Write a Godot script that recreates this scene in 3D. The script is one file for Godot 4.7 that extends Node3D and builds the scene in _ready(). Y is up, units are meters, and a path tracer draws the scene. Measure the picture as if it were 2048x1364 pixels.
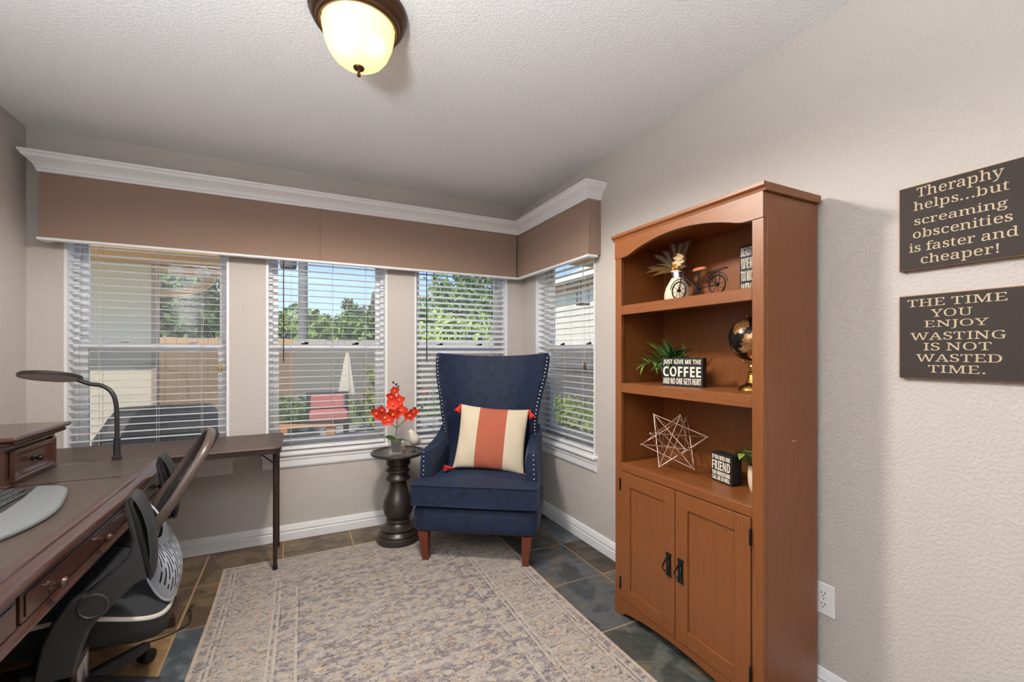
extends Node3D
# A home office corner: four blinded windows under an upholstered cornice, blue wingback chair, bookcase, desk.

const XL := -1.33      # left wall
const XR := 1.742      # right wall
const ZB := -3.312     # window wall
const ZF := 2.7        # wall behind the camera
const CEIL := 2.5
const EYE := 1.266

var used := {}
var M := {}
var rng := RandomNumberGenerator.new()

func _ready() -> void:
	rng.seed = 4711
	# ---- camera
	var cam := Camera3D.new()
	cam.name = "camera"
	cam.near = 0.05
	cam.far = 200.0
	cam.projection = Camera3D.PROJECTION_FRUSTUM
	cam.size = cam.near * 1364.0 / 871.0
	cam.frustum_offset = Vector2(0, cam.near * 23.0 / 871.0)
	add_child(cam)
	cam.position = Vector3(0, EYE, 0)
	cam.rotation.y = -atan2(429.5, 871.0)
	cam.current = true
	# ---- sky, exposure
	var we := WorldEnvironment.new()
	we.name = "world_environment"
	var env := Environment.new()
	env.background_mode = Environment.BG_SKY
	var sky := Sky.new()
	var sm := ProceduralSkyMaterial.new()
	sm.sky_top_color = Color(0.48, 0.66, 0.90)
	sm.sky_horizon_color = Color(0.76, 0.86, 0.97)
	sm.ground_horizon_color = Color(0.70, 0.71, 0.68)
	sm.ground_bottom_color = Color(0.42, 0.41, 0.38)
	sm.sky_energy_multiplier = 1.2
	sky.sky_material = sm
	env.sky = sky
	env.tonemap_mode = Environment.TONE_MAPPER_LINEAR
	env.tonemap_exposure = 1.12
	env.sdfgi_enabled = true
	env.ssao_enabled = true
	env.ssil_enabled = true
	we.environment = env
	add_child(we)
	# ---- sun, high and behind the house
	var sun := DirectionalLight3D.new()
	sun.name = "sun"
	sun.light_energy = 2.8
	sun.light_color = Color(1.0, 0.96, 0.88)
	sun.light_angular_distance = 0.6
	sun.shadow_enabled = true
	add_child(sun)
	sun.look_at_from_position(Vector3(-4, 10, 7), Vector3.ZERO)
	# ---- materials, structure, things
	materials()
	room()
	windows()
	cornices()
	garden()
	ceiling_lights()
	rug()
	bookcase()
	shelf_items()
	wingback()
	cushion()
	side_table_group()
	desk()
	desk_items()
	folding_table()
	office_chair()
	wall_items()

# ------------------------------------------------------------------ nodes
func numbered(called: String) -> String:
	if not used.has(called):
		used[called] = 0
		return called
	used[called] += 1
	return "%s_%03d" % [called, used[called]]

func thing(called: String, label: String, category: String, at := Vector3.ZERO, turn := 0.0, group := "") -> Node3D:
	var o := Node3D.new()
	o.name = numbered(called)
	add_child(o)
	o.position = at
	o.rotation.y = turn
	o.set_meta("label", label)
	o.set_meta("category", category)
	if group != "":
		o.set_meta("group", group)
	return o

func tag(o: Node3D, label: String, category: String, group := "") -> Node3D:
	o.set_meta("label", label)
	o.set_meta("category", category)
	if group != "":
		o.set_meta("group", group)
	return o

func structure(called: String, at := Vector3.ZERO, turn := 0.0) -> Node3D:
	var o := Node3D.new()
	o.name = numbered(called)
	add_child(o)
	o.position = at
	o.rotation.y = turn
	o.set_meta("kind", "structure")
	return o

func build(s: SurfaceTool, called: String, m: Material, parent: Node = null, at := Vector3.ZERO) -> MeshInstance3D:
	s.generate_normals()
	s.index()
	var mesh := s.commit()
	mesh.surface_set_material(0, m)
	return inst(mesh, called, parent, Transform3D(Basis(), at))

func inst(mesh: Mesh, called: String, parent: Node = null, t := Transform3D.IDENTITY) -> MeshInstance3D:
	var o := MeshInstance3D.new()
	o.mesh = mesh
	o.name = called if parent else numbered(called)
	o.transform = t
	(parent if parent else self).add_child(o, true)
	return o

func mesh_of(s: SurfaceTool, m: Material) -> ArrayMesh:
	s.generate_normals()
	s.index()
	var mesh := s.commit()
	mesh.surface_set_material(0, m)
	return mesh

# ------------------------------------------------------------------ shapes
func st() -> SurfaceTool:
	var s := SurfaceTool.new()
	s.begin(Mesh.PRIMITIVE_TRIANGLES)
	s.set_smooth_group(-1)
	return s

func tri(s: SurfaceTool, a: Vector3, b: Vector3, c: Vector3, n: Vector3) -> void:
	if (c - a).cross(b - a).dot(n) < 0.0:
		s.add_vertex(a); s.add_vertex(c); s.add_vertex(b)
	else:
		s.add_vertex(a); s.add_vertex(b); s.add_vertex(c)

func quad(s: SurfaceTool, a: Vector3, b: Vector3, c: Vector3, d: Vector3, n: Vector3) -> void:
	tri(s, a, b, c, n)
	tri(s, a, c, d, n)

func box(s: SurfaceTool, c: Vector3, size: Vector3, b := Basis.IDENTITY) -> void:
	s.set_smooth_group(-1)
	var h := size * 0.5
	for ax in 3:
		for sg in [-1.0, 1.0]:
			var n := Vector3.ZERO
			n[ax] = sg
			var u := Vector3.ZERO
			u[(ax + 1) % 3] = h[(ax + 1) % 3]
			var v := Vector3.ZERO
			v[(ax + 2) % 3] = h[(ax + 2) % 3]
			var o: Vector3 = n * h[ax]
			quad(s, c + b * (o - u - v), c + b * (o + u - v), c + b * (o + u + v), c + b * (o - u + v), b * n)

# box between two corners
func slab(s: SurfaceTool, a: Vector3, b: Vector3) -> void:
	box(s, (a + b) * 0.5, (b - a).abs())

# box with chamfered edges
func cbox(s: SurfaceTool, c: Vector3, size: Vector3, ch := 0.004, b := Basis.IDENTITY) -> void:
	s.set_smooth_group(-1)
	var h := size * 0.5
	ch = minf(ch, minf(h.x, minf(h.y, h.z)) * 0.9)
	var P := func(sg: Vector3, ax: int) -> Vector3:
		var p := sg * (h - Vector3(ch, ch, ch))
		p[ax] = sg[ax] * h[ax]
		return c + b * p
	for ax in 3:
		var i := (ax + 1) % 3
		var j := (ax + 2) % 3
		for sg in [-1.0, 1.0]:
			var q := []
			for k in [[-1, -1], [1, -1], [1, 1], [-1, 1]]:
				var v := Vector3.ZERO
				v[ax] = sg; v[i] = k[0]; v[j] = k[1]
				q.append(P.call(v, ax))
			var n := Vector3.ZERO
			n[ax] = sg
			quad(s, q[0], q[1], q[2], q[3], b * n)
		for si in [-1.0, 1.0]:
			for sj in [-1.0, 1.0]:
				var v0 := Vector3.ZERO
				v0[ax] = -1; v0[i] = si; v0[j] = sj
				var v1 := v0
				v1[ax] = 1
				var n2 := Vector3.ZERO
				n2[i] = si; n2[j] = sj
				quad(s, P.call(v0, i), P.call(v1, i), P.call(v1, j), P.call(v0, j), b * n2)
	for x in [-1.0, 1.0]:
		for y in [-1.0, 1.0]:
			for z in [-1.0, 1.0]:
				var v := Vector3(x, y, z)
				tri(s, P.call(v, 0), P.call(v, 1), P.call(v, 2), b * v)

func cslab(s: SurfaceTool, a: Vector3, b: Vector3, ch := 0.004) -> void:
	cbox(s, (a + b) * 0.5, (b - a).abs(), ch)

# frame (picture-frame ring) in the xy plane of t, depth along z centred
func ring(s: SurfaceTool, x0: float, x1: float, y0: float, y1: float, w: float, z0: float, z1: float) -> void:
	slab(s, Vector3(x0, y0, z0), Vector3(x0 + w, y1, z1))
	slab(s, Vector3(x1 - w, y0, z0), Vector3(x1, y1, z1))
	slab(s, Vector3(x0 + w, y0, z0), Vector3(x1 - w, y0 + w, z1))
	slab(s, Vector3(x0 + w, y1 - w, z0), Vector3(x1 - w, y1, z1))

# polygon in xy of t swept along z from 0 to depth, edges chamfered by ch
func extrude(s: SurfaceTool, poly: PackedVector2Array, t: Transform3D, depth: float, ch := 0.0) -> void:
	if Geometry2D.is_polygon_clockwise(poly):
		poly = poly.duplicate()
		poly.reverse()
	var n := poly.size()
	var inner := PackedVector2Array()
	for i in n:
		var e0 := (poly[i] - poly[(i + n - 1) % n]).normalized()
		var e1 := (poly[(i + 1) % n] - poly[i]).normalized()
		var nn := Vector2(-e0.y, e0.x) + Vector2(-e1.y, e1.x)
		inner.append(poly[i] + nn.normalized() * ch)
	var idx := Geometry2D.triangulate_polygon(inner)
	s.set_smooth_group(-1)
	for k in range(0, idx.size(), 3):
		for side in 2:
			var z := depth if side else 0.0
			var nz := Vector3(0, 0, 1.0 if side else -1.0)
			tri(s, t * Vector3(inner[idx[k]].x, inner[idx[k]].y, z), t * Vector3(inner[idx[k + 1]].x, inner[idx[k + 1]].y, z), t * Vector3(inner[idx[k + 2]].x, inner[idx[k + 2]].y, z), t.basis * nz)
	var L := [[inner, 0.0], [poly, ch], [poly, depth - ch], [inner, depth]] if ch > 0.0 else [[poly, 0.0], [poly, depth]]
	var group := 1
	for i in n:
		var j := (i + 1) % n
		var e := poly[j] - poly[i]
		var out := Vector3(e.y, -e.x, 0)
		var prev := poly[i] - poly[(i + n - 1) % n]
		if absf(e.angle_to(prev)) > 0.6:
			group += 1
		s.set_smooth_group(group if n > 10 else -1)
		for k in L.size() - 1:
			var p: PackedVector2Array = L[k][0]
			var q: PackedVector2Array = L[k + 1][0]
			quad(s, t * Vector3(p[i].x, p[i].y, L[k][1]), t * Vector3(p[j].x, p[j].y, L[k][1]), t * Vector3(q[j].x, q[j].y, L[k + 1][1]), t * Vector3(q[i].x, q[i].y, L[k + 1][1]), t.basis * out)

# profile of (radius, height) turned round the y axis of t; runs upwards along the outside
func lathe(s: SurfaceTool, prof: Array, seg := 32, t := Transform3D.IDENTITY) -> void:
	var g := 1
	for k in prof.size() - 1:
		var a: Vector2 = prof[k]
		var b: Vector2 = prof[k + 1]
		if k > 0 and absf((b - a).angle_to(a - prof[k - 1])) > 0.62:
			g += 1
		s.set_smooth_group(g)
		for i in seg:
			var p := TAU * i / seg
			var q := TAU * (i + 1) / seg
			var mid := (p + q) * 0.5
			var d := b - a
			var n := t.basis * Vector3(d.y * cos(mid), -d.x, d.y * sin(mid))
			var v0 := t * Vector3(a.x * cos(p), a.y, a.x * sin(p))
			var v1 := t * Vector3(a.x * cos(q), a.y, a.x * sin(q))
			var v2 := t * Vector3(b.x * cos(q), b.y, b.x * sin(q))
			var v3 := t * Vector3(b.x * cos(p), b.y, b.x * sin(p))
			if a.x < 0.00001:
				tri(s, v0, v2, v3, n)
			elif b.x < 0.00001:
				tri(s, v0, v1, v2, n)
			else:
				quad(s, v0, v1, v2, v3, n)

func ball(s: SurfaceTool, c: Vector3, r: float, seg := 12, squash := Vector3.ONE) -> void:
	var prof := []
	var n := maxi(4, seg / 2)
	for i in n + 1:
		var a := -PI / 2 + PI * i / n
		prof.append(Vector2(r * cos(a) if i > 0 and i < n else 0.0, r * sin(a)))
	var g0 := s
	# one smooth group for the whole ball
	s.set_smooth_group(7)
	for k in n:
		for i in seg:
			var p := TAU * i / seg
			var q := TAU * (i + 1) / seg
			var a: Vector2 = prof[k]
			var b: Vector2 = prof[k + 1]
			var v0 := c + Vector3(a.x * cos(p), a.y, a.x * sin(p)) * squash
			var v1 := c + Vector3(a.x * cos(q), a.y, a.x * sin(q)) * squash
			var v2 := c + Vector3(b.x * cos(q), b.y, b.x * sin(q)) * squash
			var v3 := c + Vector3(b.x * cos(p), b.y, b.x * sin(p)) * squash
			var nn := (v0 + v2) * 0.5 - c
			if k == 0:
				tri(s, v0, v2, v3, nn)
			elif k == n - 1:
				tri(s, v0, v1, v2, nn)
			else:
				quad(s, v0, v1, v2, v3, nn)

func tube(s: SurfaceTool, pts: Array, rad, sides := 8, closed := false) -> void:
	var n := pts.size()
	var rings := []
	var up := Vector3.UP
	for i in n:
		var a: Vector3 = pts[(i + n - 1) % n] if closed or i > 0 else pts[i]
		var b: Vector3 = pts[(i + 1) % n] if closed or i < n - 1 else pts[i]
		var d := (b - a).normalized()
		if i == 0:
			up = Vector3.UP if absf(d.y) < 0.9 else Vector3.RIGHT
		var x := up.cross(d)
		if x.length() < 0.001:
			x = Vector3.FORWARD.cross(d)
		x = x.normalized()
		var y := d.cross(x).normalized()
		up = y
		var r: float = rad if rad is float else rad[i]
		var rg := []
		for k in sides:
			var an := TAU * k / sides
			rg.append(pts[i] + (x * cos(an) + y * sin(an)) * r)
		rings.append(rg)
	s.set_smooth_group(3)
	for i in (n if closed else n - 1):
		var j := (i + 1) % n
		var c: Vector3 = (pts[i] + pts[j]) * 0.5
		for k in sides:
			var l := (k + 1) % sides
			quad(s, rings[i][k], rings[i][l], rings[j][l], rings[j][k], (rings[i][k] + rings[i][l] + rings[j][k] + rings[j][l]) * 0.25 - c)
	if not closed:
		s.set_smooth_group(-1)
		for e in [[0, 1], [n - 1, n - 2]]:
			var nn: Vector3 = pts[e[0]] - pts[e[1]]
			for k in sides - 2:
				tri(s, rings[e[0]][0], rings[e[0]][k + 1], rings[e[0]][k + 2], nn)

# rows of points, smooth, facing away from inside
func grid(s: SurfaceTool, rows: Array, inside: Vector3, wrap := false, group := 1) -> void:
	s.set_smooth_group(group)
	for i in rows.size() - 1:
		var m: int = rows[i].size()
		for j in (m if wrap else m - 1):
			var k := (j + 1) % m
			var a: Vector3 = rows[i][j]
			var b: Vector3 = rows[i][k]
			var c: Vector3 = rows[i + 1][k]
			var d: Vector3 = rows[i + 1][j]
			quad(s, a, b, c, d, (a + b + c + d) * 0.25 - inside)

# two sheets of points joined round the rim into one solid
func solid(s: SurfaceTool, front: Array, back: Array) -> void:
	var mid := Vector3.ZERO
	var R := front.size()
	var Cn: int = front[0].size()
	for pass_ in 2:
		var rows: Array = front if pass_ == 0 else back
		var other: Array = back if pass_ == 0 else front
		s.set_smooth_group(1 + pass_)
		for i in R - 1:
			for j in Cn - 1:
				var a: Vector3 = rows[i][j]
				var n: Vector3 = rows[i][j] + rows[i + 1][j + 1] - other[i][j] - other[i + 1][j + 1]
				quad(s, a, rows[i][j + 1], rows[i + 1][j + 1], rows[i + 1][j], n)
	s.set_smooth_group(3)
	for i in R - 1:
		quad(s, front[i][0], front[i + 1][0], back[i + 1][0], back[i][0], front[i][0] - front[i][1])
		quad(s, front[i][Cn - 1], front[i + 1][Cn - 1], back[i + 1][Cn - 1], back[i][Cn - 1], front[i][Cn - 1] - front[i][Cn - 2])
	s.set_smooth_group(4)
	for j in Cn - 1:
		quad(s, front[0][j], front[0][j + 1], back[0][j + 1], back[0][j], front[0][j] - front[1][j])
		quad(s, front[R - 1][j], front[R - 1][j + 1], back[R - 1][j + 1], back[R - 1][j], front[R - 1][j] - front[R - 2][j])

# a leaf: pointed blade along +z, width w, drooping
func leaf_blade(s: SurfaceTool, length: float, w: float, droop: float, fold := 0.15, seg := 5) -> void:
	s.set_smooth_group(1)
	var L := []
	for i in seg + 1:
		var f := float(i) / seg
		var hw: float = w * 0.5 * sin(PI * pow(f, 0.75)) + 0.0004
		var c := Vector3(0, -droop * f * f, length * f)
		L.append([c + Vector3(-hw, hw * fold, 0), c, c + Vector3(hw, hw * fold, 0)])
	for i in seg:
		for j in 2:
			quad(s, L[i][j], L[i][j + 1], L[i + 1][j + 1], L[i + 1][j], Vector3.UP)

func curve(pts: Array, n: int) -> Array:
	var c := Curve3D.new()
	for i in pts.size():
		var a: Vector3 = pts[maxi(i - 1, 0)]
		var b: Vector3 = pts[mini(i + 1, pts.size() - 1)]
		c.add_point(pts[i], -(b - a) / 6.0, (b - a) / 6.0)
	var out := []
	for i in n + 1:
		var f := float(i) / n * (pts.size() - 1)
		var k := mini(int(f), pts.size() - 2)
		out.append(c.sample(k, f - k))
	return out

func text_line(parent: Node, txt: String, font: Font, centre: Vector3, w: float, h: float, m: Material, called := "lettering", depth := 0.0012) -> void:
	var tm := TextMesh.new()
	tm.text = txt
	tm.font = font
	tm.font_size = 48
	tm.pixel_size = 0.01
	tm.depth = 0.05
	tm.curve_step = 2.0
	tm.material = m
	var bb := tm.get_aabb()
	var o := MeshInstance3D.new()
	o.mesh = tm
	o.name = called
	parent.add_child(o, true)
	var sx := w / bb.size.x
	var sy := h / bb.size.y
	o.scale = Vector3(sx, sy, depth / 0.05)
	o.position = centre - Vector3((bb.position.x + bb.size.x * 0.5) * sx, (bb.position.y + bb.size.y * 0.5) * sy, 0)

# ------------------------------------------------------------------ materials
func mat(called: String, c: Color, rough := 0.6, metal := 0.0) -> StandardMaterial3D:
	var m := StandardMaterial3D.new()
	m.resource_name = called
	m.albedo_color = c
	m.roughness = rough
	m.metallic = metal
	M[called] = m
	return m

func c8(r: int, g: int, b: int) -> Color:
	return Color8(r, g, b)

func noise_tex(freq: float, ramp: Array, size := 512, octaves := 4, kind := FastNoiseLite.TYPE_SIMPLEX_SMOOTH, sd := 1) -> NoiseTexture2D:
	var n := FastNoiseLite.new()
	n.noise_type = kind
	n.frequency = freq
	n.fractal_octaves = octaves
	n.seed = sd
	var t := NoiseTexture2D.new()
	t.width = size
	t.height = size
	t.seamless = true
	t.noise = n
	if ramp.size():
		var g := Gradient.new()
		var off := PackedFloat32Array()
		var cols := PackedColorArray()
		for r in ramp:
			off.append(r[0])
			cols.append(r[1])
		g.offsets = off
		g.colors = cols
		t.color_ramp = g
	return t

func planar(m: StandardMaterial3D, scale: Vector3, world := false) -> void:
	m.uv1_triplanar = true
	m.uv1_world_triplanar = world
	m.uv1_scale = scale
	m.uv1_triplanar_sharpness = 8.0

func relief(m: StandardMaterial3D, tex: Texture2D, cm: float) -> void:
	m.heightmap_enabled = true
	m.heightmap_texture = tex
	m.heightmap_scale = cm

func grey(a: float) -> Color:
	return Color(a, a, a)

func materials() -> void:
	var bump := noise_tex(0.035, [[0.0, grey(0.0)], [0.42, grey(0.25)], [0.58, grey(0.85)], [1.0, grey(1.0)]], 512, 3, FastNoiseLite.TYPE_SIMPLEX_SMOOTH, 5)
	var fine := noise_tex(0.12, [], 256, 3, FastNoiseLite.TYPE_SIMPLEX, 8)
	var m := mat("wall_paint", c8(197, 190, 184), 0.85)
	planar(m, Vector3(3.6, 3.6, 3.6), true)
	relief(m, bump, 0.09)
	m = mat("ceiling_paint", c8(240, 240, 241), 0.9)
	planar(m, Vector3(3.4, 3.4, 3.4), true)
	relief(m, bump, 0.1)
	mat("white_trim", c8(236, 236, 238), 0.35)
	mat("vinyl", c8(228, 229, 232), 0.4)
	m = mat("blind_white", c8(230, 230, 229), 0.42)
	m = mat("cord_white", c8(205, 203, 198), 0.7)
	m = mat("glass_pane", Color(0.95, 0.98, 1.0, 0.05), 0.0)
	m.transparency = BaseMaterial3D.TRANSPARENCY_ALPHA
	m = mat("screen_mesh", Color(0.36, 0.37, 0.38, 0.38), 0.9)
	m.transparency = BaseMaterial3D.TRANSPARENCY_ALPHA
	m = mat("cornice_fabric", c8(150, 125, 110), 0.9)
	planar(m, Vector3(3, 3, 3), true)
	relief(m, fine, 0.03)
	m.rim_enabled = true
	m.rim = 0.15
	mat("bronze", c8(84, 58, 38), 0.38, 0.75)
	mat("black_metal", c8(34, 33, 36), 0.4, 0.6)
	mat("steel", c8(190, 192, 196), 0.25, 1.0)
	mat("brass", c8(190, 150, 78), 0.25, 1.0)
	mat("copper_wire", c8(226, 196, 178), 0.36, 1.0)
	# woods
	var grain := [[0.0, grey(0.84)], [0.35, grey(0.93)], [0.55, grey(1.0)], [0.7, grey(0.92)], [1.0, grey(0.98)]]
	var gtex := noise_tex(0.02, grain, 512, 4, FastNoiseLite.TYPE_SIMPLEX_SMOOTH, 21)
	m = mat("oak_upright", c8(136, 78, 35), 0.45)
	m.albedo_texture = gtex
	planar(m, Vector3(12, 0.35, 12))
	m.clearcoat_enabled = true
	m.clearcoat = 0.22
	m.clearcoat_roughness = 0.38
	m = m.duplicate()
	m.resource_name = "oak_level"
	M["oak_level"] = m
	planar(m, Vector3(12, 12, 0.35))
	m = mat("mahogany", c8(74, 44, 32), 0.3)
	m.albedo_texture = gtex
	planar(m, Vector3(10, 10, 0.8))
	m.clearcoat_enabled = true
	m.clearcoat = 0.7
	m.clearcoat_roughness = 0.14
	m = mat("desk_leather", c8(78, 68, 60), 0.42)
	planar(m, Vector3(6, 6, 6))
	relief(m, fine, 0.015)
	mat("leg_wood", c8(104, 48, 32), 0.4)
	m = mat("table_vinyl", c8(86, 68, 60), 0.42)
	planar(m, Vector3(6, 6, 6))
	relief(m, fine, 0.015)
	m = mat("table_steel", c8(58, 46, 42), 0.4, 0.3)
	m = mat("turned_wood", c8(50, 42, 37), 0.34, 0.1)
	m.clearcoat_enabled = true
	m.clearcoat = 0.3
	m.clearcoat_roughness = 0.3
	# slate: several stones
	var sl := [
		[c8(66, 68, 71), c8(92, 95, 98), c8(110, 98, 82)],
		[c8(94, 79, 60), c8(122, 104, 80), c8(136, 108, 74)],
		[c8(70, 72, 68), c8(98, 100, 94), c8(122, 104, 78)],
		[c8(78, 86, 92), c8(108, 116, 120), c8(100, 94, 84)],
		[c8(56, 50, 44), c8(86, 74, 62), c8(110, 76, 46)],
		[c8(150, 120, 84), c8(176, 146, 108), c8(140, 116, 92)],
	]
	var rel := noise_tex(0.018, [], 512, 5, FastNoiseLite.TYPE_SIMPLEX_SMOOTH, 31)
	for i in sl.size():
		m = mat("slate_%d" % i, Color.WHITE, 0.42)
		m.albedo_texture = noise_tex(0.007, [[0.0, sl[i][0]], [0.38, sl[i][0]], [0.52, sl[i][1]], [0.66, sl[i][0].lerp(sl[i][1], 0.6)], [0.78, sl[i][2]], [1.0, sl[i][1]]], 512, 6, FastNoiseLite.TYPE_SIMPLEX_SMOOTH, 40 + i)
		planar(m, Vector3(1.1, 1.1, 1.1), true)
		m.uv1_offset = Vector3(0.37 * i, 0.21 * i, 0.53 * i)
		relief(m, rel, 0.5)
	m = mat("grout", c8(172, 142, 110), 0.9)
	# fabrics
	m = mat("velvet", c8(14, 33, 64), 0.72)
	m.albedo_texture = noise_tex(0.012, [[0.0, c8(110, 118, 135)], [0.4, c8(205, 212, 224)], [0.52, c8(255, 255, 255)], [1.0, c8(232, 238, 246)]], 512, 4, FastNoiseLite.TYPE_SIMPLEX_SMOOTH, 77)
	planar(m, Vector3(2.2, 2.2, 2.2))
	m.rim_enabled = true
	m.rim = 0.65
	m.rim_tint = 0.6
	m = mat("linen", c8(208, 194, 170), 0.9)
	planar(m, Vector3(7, 7, 7))
	relief(m, fine, 0.04)
	m = mat("terracotta_cloth", c8(174, 94, 70), 0.9)
	planar(m, Vector3(7, 7, 7))
	relief(m, fine, 0.04)
	mat("tassel_red", c8(214, 52, 42), 0.85)
	mat("nailhead", c8(205, 208, 214), 0.22, 1.0)
	# office chair
	m = mat("chair_plastic", c8(58, 57, 58), 0.5)
	mat("chair_pad", c8(46, 47, 49), 0.7)
	m = mat("chair_shell", c8(172, 180, 190), 0.42)
	m = mat("chair_fabric", c8(42, 45, 50), 0.85)
	m.rim_enabled = true
	m.rim = 0.2
	m = mat("chair_weave", c8(34, 35, 37), 0.9)
	planar(m, Vector3(14, 14, 14))
	relief(m, fine, 0.12)
	mat("chair_piping", c8(206, 200, 190), 0.7)
	m = mat("frame_brown", c8(80, 68, 62), 0.35)
	# small things
	mat("sign_board", c8(54, 46, 42), 0.75)
	mat("sign_edge", c8(150, 104, 62), 0.7)
	mat("sign_cream", c8(200, 180, 150), 0.8)
	mat("box_black", c8(24, 24, 27), 0.6)
	mat("box_white", c8(232, 224, 204), 0.8)
	mat("box_blue", c8(42, 58, 96), 0.7)
	m = mat("leaf_green", c8(62, 104, 44), 0.55)
	m.backlight_enabled = true
	m.backlight = c8(30, 50, 18)
	m = mat("leaf_dark", c8(36, 68, 38), 0.55)
	m = mat("leaf_blue", c8(70, 108, 88), 0.6)
	m = mat("leaf_lime", c8(128, 156, 62), 0.55)
	mat("orchid_leaf", c8(44, 72, 36), 0.4)
	m = mat("orchid_red", c8(228, 62, 40), 0.6)
	m.backlight_enabled = true
	m.backlight = c8(120, 24, 14)
	mat("orchid_orange", c8(240, 150, 70), 0.6)
	mat("stem_green", c8(74, 84, 42), 0.6)
	mat("bud_dark", c8(58, 44, 34), 0.6)
	m = mat("clear_glass", Color(0.96, 0.98, 0.99, 0.05), 0.02)
	m.transparency = BaseMaterial3D.TRANSPARENCY_ALPHA
	mat("pot_black", c8(28, 26, 25), 0.7)
	mat("moss", c8(140, 108, 66), 0.95)
	m = mat("ceramic_bird", c8(208, 200, 188), 0.7)
	mat("vase_cream", c8(224, 206, 180), 0.7)
	mat("pampas_grey", c8(150, 132, 108), 0.95)
	mat("dried_leaf", c8(196, 166, 112), 0.9)
	mat("dried_petal", c8(206, 184, 148), 0.9)
	mat("dried_orange", c8(206, 150, 70), 0.9)
	mat("bike_seat", c8(170, 96, 62), 0.6)
	mat("key_grey", c8(62, 63, 66), 0.5)
	m = mat("wrist_rest", c8(122, 126, 128), 0.42)
	mat("lamp_panel", c8(188, 176, 172), 0.6)
	mat("lamp_black", c8(44, 42, 44), 0.4)
	mat("outlet_white", c8(234, 234, 232), 0.35)
	mat("socket_dark", c8(40, 38, 38), 0.6)
	# outdoors
	m = mat("lawn", Color.WHITE, 0.95)
	m.albedo_texture = noise_tex(0.02, [[0.0, c8(66, 84, 40)], [0.5, c8(98, 116, 58)], [1.0, c8(132, 130, 84)]], 256, 4, FastNoiseLite.TYPE_SIMPLEX, 61)
	planar(m, Vector3(0.5, 0.5, 0.5), true)
	m = mat("patio", c8(168, 162, 154), 0.85)
	m = mat("fence_grey", c8(140, 136, 134), 0.9)
	m = mat("fence_tan", c8(150, 124, 96), 0.9)
	mat("stucco", c8(226, 220, 206), 0.9)
	mat("wing_trim", c8(176, 156, 146), 0.85)
	mat("soffit", c8(200, 160, 108), 0.85)
	mat("eave_brown", c8(150, 112, 74), 0.8)
	mat("bark", c8(84, 72, 62), 0.95)
	mat("pole_grey", c8(88, 90, 94), 0.8)
	mat("grill_black", c8(46, 47, 50), 0.55)
	mat("cedar", c8(206, 146, 88), 0.7)
	mat("canvas_white", c8(222, 218, 206), 0.9)
	mat("cushion_red", c8(196, 120, 116), 0.9)
	mat("roof_white", c8(226, 222, 216), 0.6)
	mat("mulch", c8(96, 76, 62), 0.95)
	var fol := [["foliage_dark", c8(44, 70, 38), c8(78, 104, 52)], ["foliage_mid", c8(70, 104, 44), c8(122, 148, 64)], ["foliage_lime", c8(118, 150, 56), c8(176, 190, 92)], ["foliage_flower", c8(196, 70, 76), c8(222, 130, 120)]]
	for f in fol:
		m = mat(f[0], Color.WHITE, 0.7)
		m.albedo_texture = noise_tex(0.05, [[0.0, f[1]], [0.5, f[1].lerp(f[2], 0.5)], [1.0, f[2]]], 128, 3, FastNoiseLite.TYPE_SIMPLEX, 3)
		planar(m, Vector3(1.3, 1.3, 1.3), true)
		m.backlight_enabled = true
		m.backlight = f[1] * 0.5

# ------------------------------------------------------------------ the room
const WIN_W := 0.785
const WIN_Y0 := 0.59
const WIN_Y1 := 2.08
const WALL_T := 0.15
const WINX := [-0.785, 0.207, 1.196]
const WINZ := -2.70

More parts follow.
